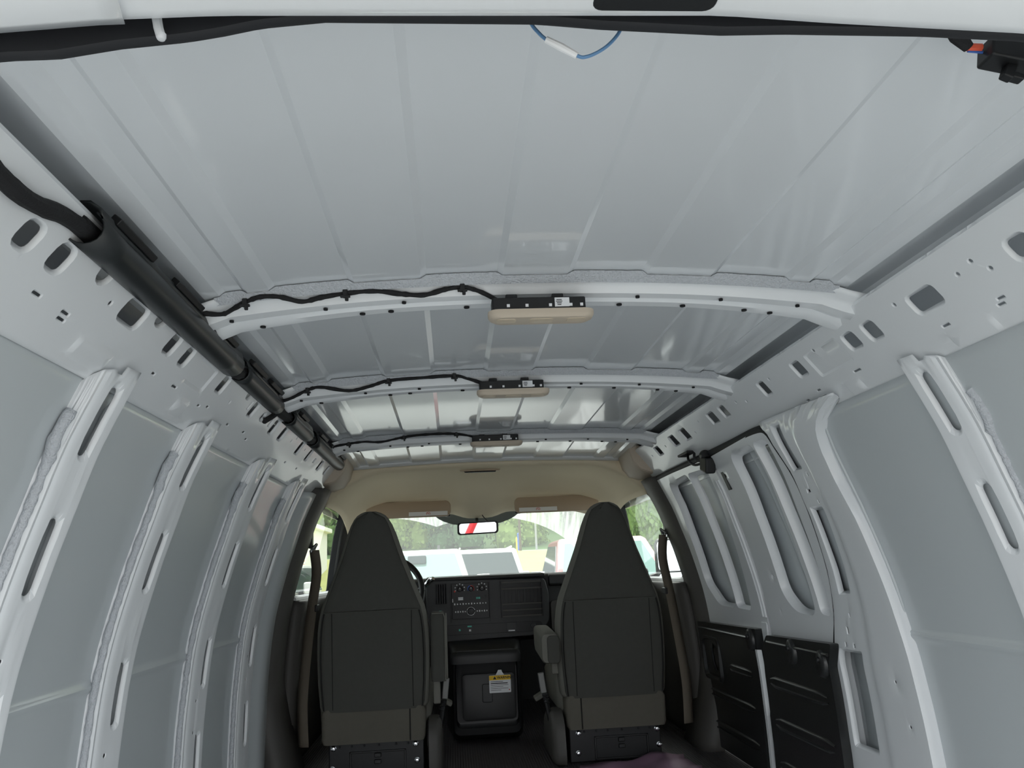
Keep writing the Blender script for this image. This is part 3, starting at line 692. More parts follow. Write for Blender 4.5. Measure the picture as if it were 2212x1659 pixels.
# ================================================================== DOME LAMPS + BOW HARNESSES
def lamp(Y, zc, label, w_=.218):
    t = thing('dome_lamp', label, 'lamp', (.01, Y+.03, zc), 'cargo dome lamps under the roof bows')
    def dome(h, s, zz): return [(.01+u*s, Y+.035+v*s, zz) for u, v in rrect(-w_/2, w_/2, -.028, .028, .022, 5)]
    part('lens', MB().loft([dome(0, 1.0, zc+.004), dome(0, 1.0, zc-.004), dome(0, .97, zc-.010), dome(0, .90, zc-.0135)]), 'tanplastic', t, smooth=50)
    for dx, a in ((-.072, .028), (0, .034), (.072, .028)):
        part('lens_window', MB().loft([[(.01+dx+u*s, Y+.033+v*s, zc-h) for u, v in rrect(-a/1.4, a/1.4, -.013, .013, .008, 4)] for h, s in ((.013, 1.0), (.0145, .97), (.0150, .8))]), 'lens', t, smooth=50)
    hb = part('housing', MB().prism(rrect(-w_/2+.018, w_/2-.008, Y+.012, Y+.058, .004, 2), 'z', zc+.003, zc+.030), 'black', t, bevel=.002)
    for dx in (-.068, -.03, .018, .06, .082):
        subpart('light_slot', MB().box((.01+dx, Y+.0115, zc+.012), (.006, .003, .006)), 'label', hb, t)
    for dx in (-.05, .045):
        part('spring_clip', MB().box((dx, Y+.03, zc+.034), (.024, .02, .012)), 'steel', t, bevel=.002)
    lb = part('label_sticker', MB().box((.052, Y+.0105, zc+.0175), (.030, .0015, .019)), 'label', t)
    for i, (dz, wd) in enumerate(((.005, .011), (.0015, .013), (-.002, .010), (-.0055, .008))):
        subpart('print_line', MB().box((.046, Y+.0093, zc+.0175+dz), (wd, .0006, .0014)), 'ink', lb, t)
    return t
lamp(1.548, 1.339, 'tan and black dome lamp under the nearest roof bow')
lamp(2.332, 1.350, 'tan and black dome lamp under the middle roof bow')
lamp(3.305, 1.348, 'tan and black dome lamp under the farthest roof bow')
H1 = [(-0.6883, 1.5728, 1.3628), (-0.6612, 1.5808, 1.3556), (-0.6301, 1.5862, 1.3554), (-0.6088, 1.5807, 1.3635), (-0.5823, 1.5697, 1.3735), (-0.5509, 1.5613, 1.3813), (-0.515, 1.5667, 1.3823), (-0.4734, 1.5804, 1.3762), (-0.4354, 1.5776, 1.3831), (-0.3858, 1.5747, 1.39), (-0.3297, 1.5747, 1.3939), (-0.2731, 1.5831, 1.389), (-0.2276, 1.5859, 1.387), (-0.185, 1.5802, 1.3959), (-0.1495, 1.5774, 1.3989), (-0.1157, 1.5831, 1.392), (-0.0802, 1.5972, 1.378)]
H2 = [(-0.6911, 2.377, 1.3391), (-0.6453, 2.3655, 1.3494), (-0.5945, 2.351, 1.3697), (-0.5553, 2.3451, 1.3762), (-0.4767, 2.3651, 1.3671), (-0.415, 2.3593, 1.3775), (-0.3589, 2.3447, 1.3898), (-0.264, 2.3417, 1.3949), (-0.1645, 2.3417, 1.3979), (-0.1251, 2.3562, 1.3916), (-0.0805, 2.365, 1.3779)]
H3 = [(-0.6799, 3.3389, 1.3526), (-0.5958, 3.33, 1.364), (-0.5334, 3.327, 1.3694), (-0.4653, 3.3357, 1.3679), (-0.3715, 3.318, 1.3817), (-0.263, 3.2942, 1.3855), (-0.1556, 3.3149, 1.3871), (-0.0774, 3.3356, 1.3748)]
def harness(H, clips, label):
    t = thing('lamp_harness', label, 'wiring harness', H[0], 'taped lamp wires along the roof bows')
    pts = [Vector(p) for p in H]      # clipped along the underside of the bow
    part('taped_wire', MB().tube(pts, [.0052*random.uniform(.85, 1.2) for _ in range(70)], 8, smooth=6), 'tape', t, smooth=60)
    for i in clips:
        p = pts[i]; c = p+Vector((.0, -.002, -.002))
        part('push_clip', MB().box(c, (.010, .012, .016)).box(c+Vector((.0, -.002, -.006)), (.020, .008, .005)).box(c+Vector((.003, -.002, -.011)), (.007, .007, .009)), 'black', t, bevel=.0015)
    return t
harness(H1, (4, 9, 14), 'black taped wire running to the lamp on the nearest roof bow')
harness(H2, (2, 6, 8), 'black taped wire running to the lamp on the middle roof bow')
harness(H3, (1, 4, 6), 'black taped wire running to the lamp on the farthest roof bow')

# ================================================================== CAB
# B-pillar trims
def bpillar(side, name, label):
    rows = []
    for z in lin_range(FLOOR, 1.22, 36):
        p = P(z)-.02-(.09*max(0, (.42-z)/.4)**1.3 if z < .42 else 0)
        fl_ = .10*max(0, (.40-z)/.4)
        ya = lerp_tab([(0, 3.67), (.4, 3.70), (.9, 3.67), (1.22, 3.69)], z)-(0 if side > 0 else .06); yb = ya+.24+fl_
        rows.append([(side*(p+.09), ya-.015, z), (side*(p+.03), ya-.004, z), (side*p, ya+.03, z), (side*(p-.008), ya+.10, z), (side*p, yb-.03, z), (side*(p+.03), yb, z), (side*(p+.10), yb+.01, z)])
    o = obj(name, MB().grid(rows), 'greytrim', smooth=50, solid=.003)
    tag(o, label, 'pillar trim', 'dark pillar trims beside the front seats', kind=None)
    z0 = .70
    return o
bpillar(-1, 'pillar_trim', 'dark grey plastic pillar trim left of the driver seat')
bpillar(1, 'pillar_trim', 'dark grey plastic pillar trim right of the passenger seat')
# tan end caps between rail and headliner
def endcap(side):
    t = thing('rail_end_cap', 'tan moulded cover at the front end of the %s roof rail' % ('left' if side < 0 else 'right'), 'trim cover', (side*.72, 3.85, 1.27), 'tan covers at the rail ends')
    prof = [(.845, 1.262), (.80, 1.250), (.745, 1.245), (.70, 1.262), (.668, 1.30), (.655, 1.345), (.648, 1.372)]
    rows = []
    for y, k in ((3.72, 0), (3.735, -.006), (3.90, -.010), (4.08, -.012)):
        rows.append([(side*(a+.0), y, b+k) for a, b in prof])
    part('cover_shell', MB().grid(rows), 'tanplastic', t, smooth=50, solid=.003)
    face = prof+[(.70, 1.372), (.76, 1.335), (.82, 1.295)]
    part('cover_face', MB().prism([(side*a, b) for a, b in face], 'y', 3.715, 3.725), 'tanplastic', t, bevel=.003)
    rows = []
    for y, k in ((3.735, 0), (3.9, 0), (4.08, 0)):
        rows.append([(side*.845, y, 1.262), (side*.86, y, 1.21), (side*.855, y, 1.165), (side*.835, y, 1.15)])
    part('cover_skirt', MB().grid(rows), 'tanplastic', t, smooth=50, solid=.003)
    return t
endcap(-1); endcap(1)
# headliner
def hl_z(x, t):
    # t 0 rear edge .. 1 windscreen edge
    base = roofz(min(abs(x), .66), 4.0, False)-.022
    edge = 1.185-.02*(abs(x)/.7)**2
    s = t**4*.8+.2*t
    z = base+(edge-base)*s
    side = max(0, (abs(x)-.50)/.25); z -= .10*side**2*(1-.3*t)
    bump = math.exp(-((x+.02)/.13)**4)*math.exp(-((t-.95)/.32)**2); z -= .035*bump
    return z
rows = []
for x in lin_range(-.80, .80, 56):
    rows.append([(x, 3.985, roofz(max(-.66, min(.66, x)), 3.98, False)-.014), (x, 3.987, hl_z(x, 0)+.002), (x, 3.995, hl_z(x, 0)-.004)]+[(x, 4.02+.93*t, hl_z(x, t)-.006*(1-t)) for t in lin_range(0, 1, 24)])
hl = tag(obj('headliner', MB().grid(rows), 'tan', smooth=60, solid=.01), 'tan cloth headliner over the cab', 'headliner')
# map lamp in the headliner
ml = thing('map_lamp', 'small oval lamp in the tan cab headliner', 'lamp', (-.03, 4.09, 1.3))
zz = hl_z(-.03, .2)
part('bezel', MB().loft([[(-.035+.10*s*math.cos(a*math.pi/12), 4.095+.022*s*math.sin(a*math.pi/12)-h, zz-h) for a in range(24)] for h, s in ((-.006, 1), (.016, 1), (.020, .92))]), 'tanplastic', ml)
part('lamp_glass', MB().loft([[(-.035+.085*s*math.cos(a*math.pi/12), 4.093+.016*s*math.sin(a*math.pi/12)-h, zz-h) for a in range(24)] for h, s in ((.016, 1), (.026, .9))]), 'steel', ml)
for x in (-.36, .38):
    obj('coat_slot', MB().box((x, 4.075, hl_z(x, .15)-.002), (.045, .010, .006)), 'ink', hl)
# sun visors
def visor(xa, xb, inner, label):
    t = thing('sun_visor', label, 'sun visor', ((xa+xb)/2, 4.74, 1.19), 'cab sun visors')
    n = rrect(xa, xb, 1.147, 1.240, .032, 6)
    part('pad', MB().loft([[(x+(0), 4.75+.25*(z-1.19)+dy, z) for x, z in [((xa+xb)/2+(u-(xa+xb)/2)*s, 1.1935+(v-1.1935)*s) for u, v in n]] for dy, s in ((-.013, .95), (-.011, .985), (-.006, 1), (.006, 1), (.012, .96))]), 'visor', t, smooth=50)
    lx = (xa+xb)/2+(.07 if inner > 0 else -.07)
    if inner > 0: lx = xb-.13
    else: lx = xa+.135
    lb = part('caution_label', MB().box((lx, 4.7220, 1.166), (.222, .001, .024), rx=-.25), 'label', t)
    ring = []
    subpart('ring_mark', MB().grid([[(lx+r*math.cos(a*math.pi/10), 4.7200, 1.166+r*.8*math.sin(a*math.pi/10)) for a in range(21)] for r in (.0095, .0120)]), 'redprint', lb, t, solid=.0005)
    subpart('ring_mark', MB().box((lx, 4.7200, 1.166), (.012, .0005, .003), ry=.5), 'redprint', lb, t)
    part('hinge_clip', MB().box((xb-.02 if inner > 0 else xa+.02, 4.765, 1.154), (.03, .02, .014)), 'black', t, bevel=.003)
    return t
visor(-.673, -.188, 1, 'tan sun visor on the driver side of the windshield')
visor(.182, .678, -1, 'tan sun visor on the passenger side of the windshield')
# windshield
def ws(x, t):     # t 0 top ..1 bottom
    return (x*(1+.10*t), 4.97+.55*t-.12*(abs(x)/.75)**2, 1.20-.45*t)
rows = [[ws(x, t) for x in lin_range(-.76, .76, 24)] for t in lin_range(0, 1, 12)]
w1 = struct(obj('window_1', MB().grid(rows), 'windshield', smooth=60, fix=True), 'dusty windshield at the front of the van', 'window')
fr = []
for t in lin_range(.0, .22, 6):
    hw = .27*math.sqrt(max(0, 1-(t/.22)**2))
    fr.append([(x, ws(x, t)[1]-.004, ws(x, t)[2]) for x in lin_range(-.03-hw-1e-4, -.03+hw+1e-4, 14)])
M['frit'] = mat('dotted_frit', (120, 126, 122), .6)
obj('mirror_frit', MB().grid(fr), 'frit', w1, smooth=60)
# A pillars / cowl / upper door frames
for side in (-1, 1):
    t = thing('front_pillar', 'dark windshield pillar on the %s side of the cab' % ('driver' if side < 0 else 'passenger'), 'pillar', (side*.80, 4.6, .9), 'windshield pillars')
    part('inner_trim', MB().loft([[(side*(a+.015*k), b, c) for a, b, c in ((x-.03, y, z), (x-.02, y+.05, z+.01), (x+.05, y+.05, z+.01), (x+.06, y-.03, z))] for x, y, z, k in ((.755, 4.82, 1.22, 0), (.79, 5.02, 1.04, 1), (.83, 5.36, .78, 2), (.84, 5.46, .68, 2))]), 'greytrim' if side < 0 else 'greytrim', t, bevel=.008)
# front doors with windows
def cabdoor(n, wn, side, label, wlabel):
    rows = []
    for z in lin_range(FLOOR, .74, 14):
        rows.append([(side*(P(z)+.0), y, z) for y in lin_range(3.86, 5.5, 9)])
    o = struct(obj('door_%d' % n, MB().grid(rows), 'greytrim', smooth=40, solid=.06), label, 'door')
    obj('upper_ledge', MB().tube([(side*(P(.74)-.0), y, .738) for y in lin_range(3.90, 5.4, 6)], .02, 10), 'label', o)
    outer = [(3.88, .74), (3.90, 1.16), (4.05, 1.215), (4.82, 1.215), (5.42, .74)]
    inner = [(3.995, .755), (3.995, 1.15), (4.07, 1.185), (4.72, 1.185), (5.22, .755)]
    def wp(y, z, k=0): return (side*(P(z)+.012+k), y, z)
    sheet('window_frame', rpoly(outer, .02, 3), [rpoly(inner, .04, 4)], lambda u, v, d: wp(u, v, d), lin_range(3.96, 5.4, 24), lin_range(.75, 1.20, 10), 'rubber', o, solid=.035, flip=(side > 0))
    g = sheet('window_%d' % wn, rpoly([(3.985, .745), (3.985, 1.16), (4.07, 1.195), (4.74, 1.195), (5.26, .745)], .03, 3), [], lambda u, v, d: wp(u, v, .03), lin_range(3.99, 5.2, 10), lin_range(.75, 1.19, 10), 'glass', None, solid=0)
    struct(g, wlabel, 'window')
    return o
cabdoor(3, 2, -1, 'cab door beside the driver seat', 'clear glass of the driver door')
cabdoor(4, 3, 1, 'cab door beside the passenger seat', 'clear glass of the passenger door')
# outer door mirrors
for side in (1,):
    t = thing('door_mirror', 'black framed outside mirror beyond the passenger door glass', 'mirror', (1.08, 4.75, .83))
    part('mirror_shell', MB().loft([[(1.08+u*s, 4.77+dy, .83+v*s) for u, v in rrect(-.085, .085, -.13, .14, .035, 5)] for dy, s in ((-.01, .96), (0, 1), (.05, .9), (.08, .6))]), 'black', t, smooth=50)
    part('mirror_face', MB().prism([(1.08+u, .83+v) for u, v in rrect(-.075, .075, -.05, .125, .028, 5)], 'y', 4.756, 4.761), 'mirror', t)
    part('mirror_face', MB().prism([(1.08+u, .83+v) for u, v in rrect(-.075, .075, -.12, -.06, .025, 5)], 'y', 4.756, 4.761), 'mirror', t)
    part('mirror_arm', MB().tube([(1.03, 4.80, .76), (.97, 4.82, .74)], .025, 8), 'black', t)
# bonnet of the van ahead of the windshield
rows = [[(x, y, z-.05*(abs(x)/.9)**2) for y, z in ((5.50, .70), (5.6, .70), (5.9, .66), (6.1, .60), (6.25, .48), (6.3, .2))] for x in lin_range(-.92, .92, 12)]
tag(obj('bonnet', MB().grid(rows), 'paint', smooth=50, solid=.01), 'white bonnet of the van ahead of the windshield', 'bonnet')
# firewall and footwells
struct(obj('wall_front', MB().box((0, 5.45, .36), (1.9, .04, .76)), 'charcoal'), 'dark firewall under the dashboard', 'wall')
# dashboard
dash = thing('dashboard', 'black plastic dashboard with radio, climate knobs and air vents', 'dashboard', (0, 4.5, .03))
def dash_rows(xa, xb, yface, n=10):
    prof = [(5.50, .755), (5.2, .785), (4.80, .802), (yface+.06, .806), (yface+.015, .801), (yface, .788), (yface+.004, .70), (yface+.010, .60), (yface+.020, .52), (yface+.05, .488), (yface+.18, .47), (yface+.3, .44)]
    return [[(x, y, z) for y, z in prof] for x in lin_range(xa, xb, n)]
part('dash_body', MB().grid(dash_rows(-.82, .88, 4.49, 14)), 'charcoal', dash, smooth=40, solid=.006)
# centre stack, slightly proud
cs = rpoly([(-.33, .795), (.30, .778), (.318, .70), (.312, .56), (.26, .490), (-.33, .475)], .02, 5)
part('centre_stack', MB().prism(cs, 'y', 4.415, 4.52), 'charcoal', dash, bevel=.006)
part('dash_top_pad', MB().loft([[(x, 4.41, .795-.03*0), (x, 4.42, .806), (x, 4.60, .812), (x, 4.60, .79), (x, 4.42, .785)] for x in (-.33, -.1, .1, .30)]), 'charcoal', dash, bevel=.004)
YF = 4.413
rad = part('radio', MB().prism(rrect(-.197, -.001, .590, .772, .006, 3), 'y', YF-.006, YF+.02), 'black', dash, bevel=.002)
for x in (-.201, .003):
    part('bright_trim', MB().box((x, YF-.008, .675), (.004, .008, .20)), 'steel', dash)
def dial(x, z, r, ringmat, kn='knob'):
    subpart(kn, MB().lathe([(.0001, -.030), (r*.75, -.029), (r*.85, -.012), (r, -.006), (r, 0), (.0001, 0)], (x, YF-.006, z), 'y', 20), 'black', rad, dash)
    subpart('knob_pointer', MB().box((x, YF-.0365, z+r*.4), (.003, .002, r*.6)), 'label', rad, dash)
    subpart('knob_ring', MB().grid([[(x+q*math.cos(a), YF-.0075, z+q*math.sin(a)) for a in lin_range(math.radians(215), math.radians(-35), 16)] for q in (r*1.15, r*1.4)]), ringmat, rad, dash, solid=.0005)
def ticks(x, z, r, n=7):
    for k in range(n):
        a = math.radians(200-220*k/(n-1)); subpart('dial_mark', MB().box((x+r*math.cos(a), YF-.0075, z+r*math.sin(a)), (.0055, .001, .0055)), 'label', rad, dash)
for x, mt_ in ((-.153, 'black'), (-.095, 'redprint'), (-.037, 'black')):
    dial(x, .742, .013, mt_)
ticks(-.153, .744, .025); ticks(-.037, .744, .025)
subpart('dial_marks', MB().grid([[(-.095+q*math.cos(a), YF-.0085, .742+q*math.sin(a)) for a in lin_range(math.radians(215), math.radians(100), 8)] for q in (.0145, .0185)]), 'blueprint', rad, dash, solid=.0005)
subpart('warning_light', MB().lathe([(.0001, -.003), (.005, -.002), (.005, 0)], (-.180, YF-.006, .732), 'y', 10), 'redprint', rad, dash)
subpart('display', MB().box((-.10, YF-.007, .694), (.165, .003, .026)), 'black', rad, dash)
subpart('display_text', MB().box((-.15, YF-.009, .698), (.026, .001, .007)).box((-.15, YF-.009, .690), (.026, .001, .007)), 'label', rad, dash)
subpart('clock_digits', MB().box((-.066, YF-.009, .694), (.005, .001, .010)).box((-.059, YF-.009, .694), (.005, .001, .010)).box((-.051, YF-.009, .694), (.007, .001, .010)), 'greenprint', rad, dash)
for k in range(12): subpart('preset_button', MB().box((-.182+.0148*k, YF-.008, .667), (.006, .002, .006 if k % 3 else .009)), 'label', rad, dash)
subpart('volume_slider', MB().box((-.192, YF-.009, .686), (.004, .003, .018)), 'label', rad, dash)
subpart('tuning_dot', MB().lathe([(.0001, -.004), (.009, -.003), (.009, 0)], (-.022, YF-.007, .700), 'y', 14), 'steel', rad, dash)
mb = MB()
for x0 in (-.178, -.065):
    for k in range(5): subpart('climate_icon', MB().box((x0+.0125*k, YF-.008, .628), (.006, .002, .009 if k % 2 else .006)), 'label', rad, dash)
subpart('knob', MB().lathe([(.0001, -.022), (.016, -.020), (.019, -.004), (.021, 0), (.0001, 0)], (-.098, YF-.006, .628), 'y', 22), 'black', rad, dash)
subpart('knob_ring', MB().grid([[(-.098+q*math.cos(a*math.pi/10), YF-.009, .628+q*math.sin(a*math.pi/10)) for a in range(21)] for q in (.0195, .0215)]), 'chrome', rad, dash, solid=.001)
# side vent
vt = part('air_vent', MB().prism(rrect(-.283, -.222, .670, .776, .004, 2), 'y', YF-.002, YF+.02), 'black', dash, bevel=.001)
for k in range(5): subpart('vent_blade', MB().box((-.276+.012*k, YF-.006, .723), (.003, .016, .098), rz=.35), 'steel', vt, dash)
# open cubby with shelves and centre vent
cv = part('vent_bay', MB().box((.170, YF+.012, .680), (.206, .03, .172)), 'black', dash)
for z in (.766, .733, .655, .624, .594): subpart('bay_shelf', MB().box((.170, YF-.006, z), (.212, .03, .008)), 'greytrim', cv, dash)
for x in (.064, .278): subpart('bay_post', MB().box((x, YF-.010, .680), (.006, .03, .185)), 'steel', cv, dash)
for k in range(10): subpart('vent_blade', MB().box((.082+.0195*k, YF-.004, .694), (.003, .012, .066)), 'steel', cv, dash)
for x in (.155, .185): subpart('vent_divider', MB().box((x, YF-.009, .694), (.004, .012, .068)), 'charcoal', cv, dash)
# lower switch strip
sw = part('switch_strip', MB().prism(rrect(-.28, .275, .512, .562, .018, 4), 'y', YF-.003, YF+.01), 'black', dash, bevel=.001)
subpart('power_socket', MB().prism(rrect(.085, .137, .512, .563, .004, 2), 'y', YF-.008, YF), 'charcoal', sw, dash, bevel=.002)
subpart('socket_print', MB().box((.111, YF-.009, .521), (.034, .001, .006)), 'label', sw, dash)
subpart('socket_frame', MB().box((.086, YF-.0085, .538), (.002, .002, .048)).box((.136, YF-.0085, .538), (.002, .002, .048)), 'steel', sw, dash)
subpart('lighter_knob', MB().lathe([(.0001, -.012), (.012, -.010), (.014, 0), (.0001, 0)], (.225, YF-.003, .540), 'y', 16), 'charcoal', sw, dash)
subpart('switch_icon', MB().box((-.108, YF-.005, .552), (.022, .001, .007)), 'greenprint', sw, dash)
subpart('switch_icon', MB().box((-.106, YF-.005, .532), (.011, .001, .010)), 'label', sw, dash)
subpart('switch_icon', MB().box((-.160, YF-.005, .536), (.009, .001, .010)), 'greenprint', sw, dash)
part('indicator_lamp', MB().box((-.258, YF-.003, .635), (.012, .002, .006)), 'greenprint', dash)
part('grab_pad', MB().loft([[(x, 4.47+d1_, z) for d1_, z in ((0, .80), (-.02, .79), (-.02, .745), (0, .735), (.05, .735), (.05, .80))] for x in (.325, .34, .60, .85)]), 'charcoal', dash, bevel=.008)
part('lower_glovebox', MB().prism(rrect(.33, .80, .50, .66, .02, 4), 'y', 4.475, 4.52), 'greytrim', dash, bevel=.004)
# steering column + wheel + stalk
sw_t = thing('steering_wheel', 'black steering wheel in front of the driver seat', 'steering wheel', (-.53, 4.18, .72))
tilt = math.radians(28); cw = Vector((-.535, 4.17, .745))
def wpt(a, r): return cw+Vector((r*math.cos(a), r*math.sin(a)*math.sin(tilt)*1.0, r*math.sin(a)*math.cos(tilt)))
part('rim', MB().tube([wpt(2*math.pi*k/48, .195) for k in range(49)], .0155, 10, caps=False), 'black', sw_t, smooth=60)
for a in (math.radians(200), math.radians(-20), math.radians(270)):
    part('spoke', MB().tube([wpt(a, .05), wpt(a, .12), wpt(a, .19)], [.022, .016, .012], 8), 'charcoal', sw_t)
part('hub', MB().lathe([(.0001, -.03), (.07, -.025), (.085, 0), (.07, .04), (.0001, .05)], cw, 'y', 20), 'charcoal', sw_t)
part('column', MB().tube([cw+Vector((0, .03, -.01)), cw+Vector((0, .3, -.12))], .055, 14), 'charcoal', sw_t)
gs = thing('gear_lever', 'grey column shift lever behind the steering wheel', 'lever', (-.30, 4.25, .80))
part('lever_arm', MB().tube([(-.42, 4.30, .715), (-.345, 4.25, .765), (-.315, 4.22, .786)], .008, 8), 'steel', gs)
part('lever_grip', MB().tube([(-.330, 4.235, .770), (-.298, 4.21, .798), (-.285, 4.20, .806)], [.011, .014, .010], 10), 'chrome', gs)
# engine cover
ec = thing('engine_cover', 'black engine cover with cup tray between the front seats', 'engine cover', (-.04, 4.2, .03))
def ring(y, xa, xb, z0, z1, r): return [(x, y, z) for x, z in rrect(xa, xb, z0, z1, r, 5)]
part('cover_body', MB().loft([ring(4.16, -.185, .108, .115, .40, .03), ring(4.145, -.19, .112, .10, .43, .03), ring(4.15, -.20, .12, .07, .455, .03), ring(4.20, -.21, .13, .04, .475, .03), ring(4.5, -.235, .16, .03, .485, .03)]), 'black', ec, smooth=45)
part('cup_tray', MB().loft([[(x*s-.04, 4.13+(y+.5)*.5*0+y*.16*s+.08, z) for x, y in rrect(-.165, .165, -.5, .5, .05, 5)] for z, s in ((.395, 1.02), (.425, 1.05), (.448, 1.0), (.452, .92), (.440, .86))]), 'black', ec, smooth=50)
for x in (-.12, -.05, .035):
    part('cup_rim', MB().lathe([(.030, 0), (.036, .006), (.030, .008)], (x, 4.19, .442), 'z', 20), 'charcoal', ec, smooth=60)
pd = part('access_panel', MB().loft([ring(y, -.158+i, .098-i, .135+i, .345-i, .02) for y, i in ((4.150, 0), (4.136, 0), (4.134, .006))]), 'black', ec, smooth=45)
subpart('panel_latch', MB().prism(rrect(-.062, -.014, .215, .30, .008, 3), 'y', 4.124, 4.140), 'charcoal', pd, ec, bevel=.004)
# warning tag hanging on the cover
wt = thing('warning_tag', 'white and yellow warning tag hanging on the engine cover', 'tag', (.026, 4.12, .29))
part('tag_card', MB().prism(rrect(-.028, .076, .258, .338, .004, 3), 'y', 4.1165, 4.118), 'label', wt)
part('tag_neck', MB().prism([(.002, .336), (.048, .336), (.036, .352), (.033, .362), (.017, .362), (.012, .352)], 'y', 4.1165, 4.118), 'label', wt)
part('tag_header', MB().box((.024, 4.1160, .3265), (.103, .001, .021)), 'yellow', wt)
part('hazard_triangle', MB().prism([(-.009, .320), (.007, .320), (-.001, .334)], 'y', 4.1150, 4.1155), 'ink', wt)
cu = bpy.data.curves.new('warning_text', 'FONT'); cu.body = 'WARNING'; cu.size = .0165; cu.align_x = 'LEFT'; cu.align_y = 'CENTER'; cu.extrude = .0002; cu.offset = .0004
tx = bpy.data.objects.new('warning_text', cu); COL.objects.link(tx); bpy.context.view_layer.update()
me = bpy.data.meshes.new_from_object(tx.evaluated_get(bpy.context.evaluated_depsgraph_get())); bpy.data.objects.remove(tx)
to = bpy.data.objects.new('warning_text', me); COL.objects.link(to); me.materials.clear(); me.materials.append(M['ink']); to.parent = wt
to.location = Vector((.010, 4.1150, .3265))-wt.location; to.rotation_euler = (math.radians(90), 0, 0)
for k, (wd, hh) in enumerate(((.060, .0022), (.082, .004), (.085, .0016), (.06, .0016), (.084, .0016), (.05, .0016))):
    part('print_line', MB().box((-.021+wd/2, 4.1160, .309-.0078*k), (wd, .0006, hh)), 'ink', wt)
part('print_dot', MB().lathe([(.0001, -.0006), (.003, -.0006), (.003, 0)], (.068, 4.1165, .270), 'y', 8), 'redprint', wt)
# rear-view mirror
rm = thing('rear_view_mirror', 'rectangular rear-view mirror on the windshield', 'mirror', (-.034, 4.80, 1.08))
ang = math.radians(2)
def mr(u, v, dy, s=1): u *= 1.10; v *= 1.10; return (-.034+u*s, 4.80+dy-.03*v, 1.077+v*s+.02*u)
part('mirror_shell', MB().loft([[mr(u, v, dy, s) for u, v in rrect(-.106, .106, -.032, .032, .016, 5)] for dy, s in ((-.004, 1.0), (.0, 1.03), (.012, 1.0), (.03, .75))]), 'black', rm, smooth=50)
gm = MB().loft([[mr(u, v, dy, 1) for u, v in rrect(-.098, .098, -.0255, .0255, .012, 5)] for dy in (-.0065, -.004)])
part('mirror_face', gm, 'mirror', rm)
part('mirror_stem', MB().tube([(-.034, 4.82, 1.095), (-.034, 4.90, 1.12), (-.034, 4.99, 1.15)], .009, 8), 'black', rm)
part('mirror_cord', MB().tube([(.03, 4.83, 1.11), (.015, 4.87, 1.13), (.0, 4.91, 1.155), (-.005, 4.94, 1.18)], .003, 6, smooth=4), 'black', rm)

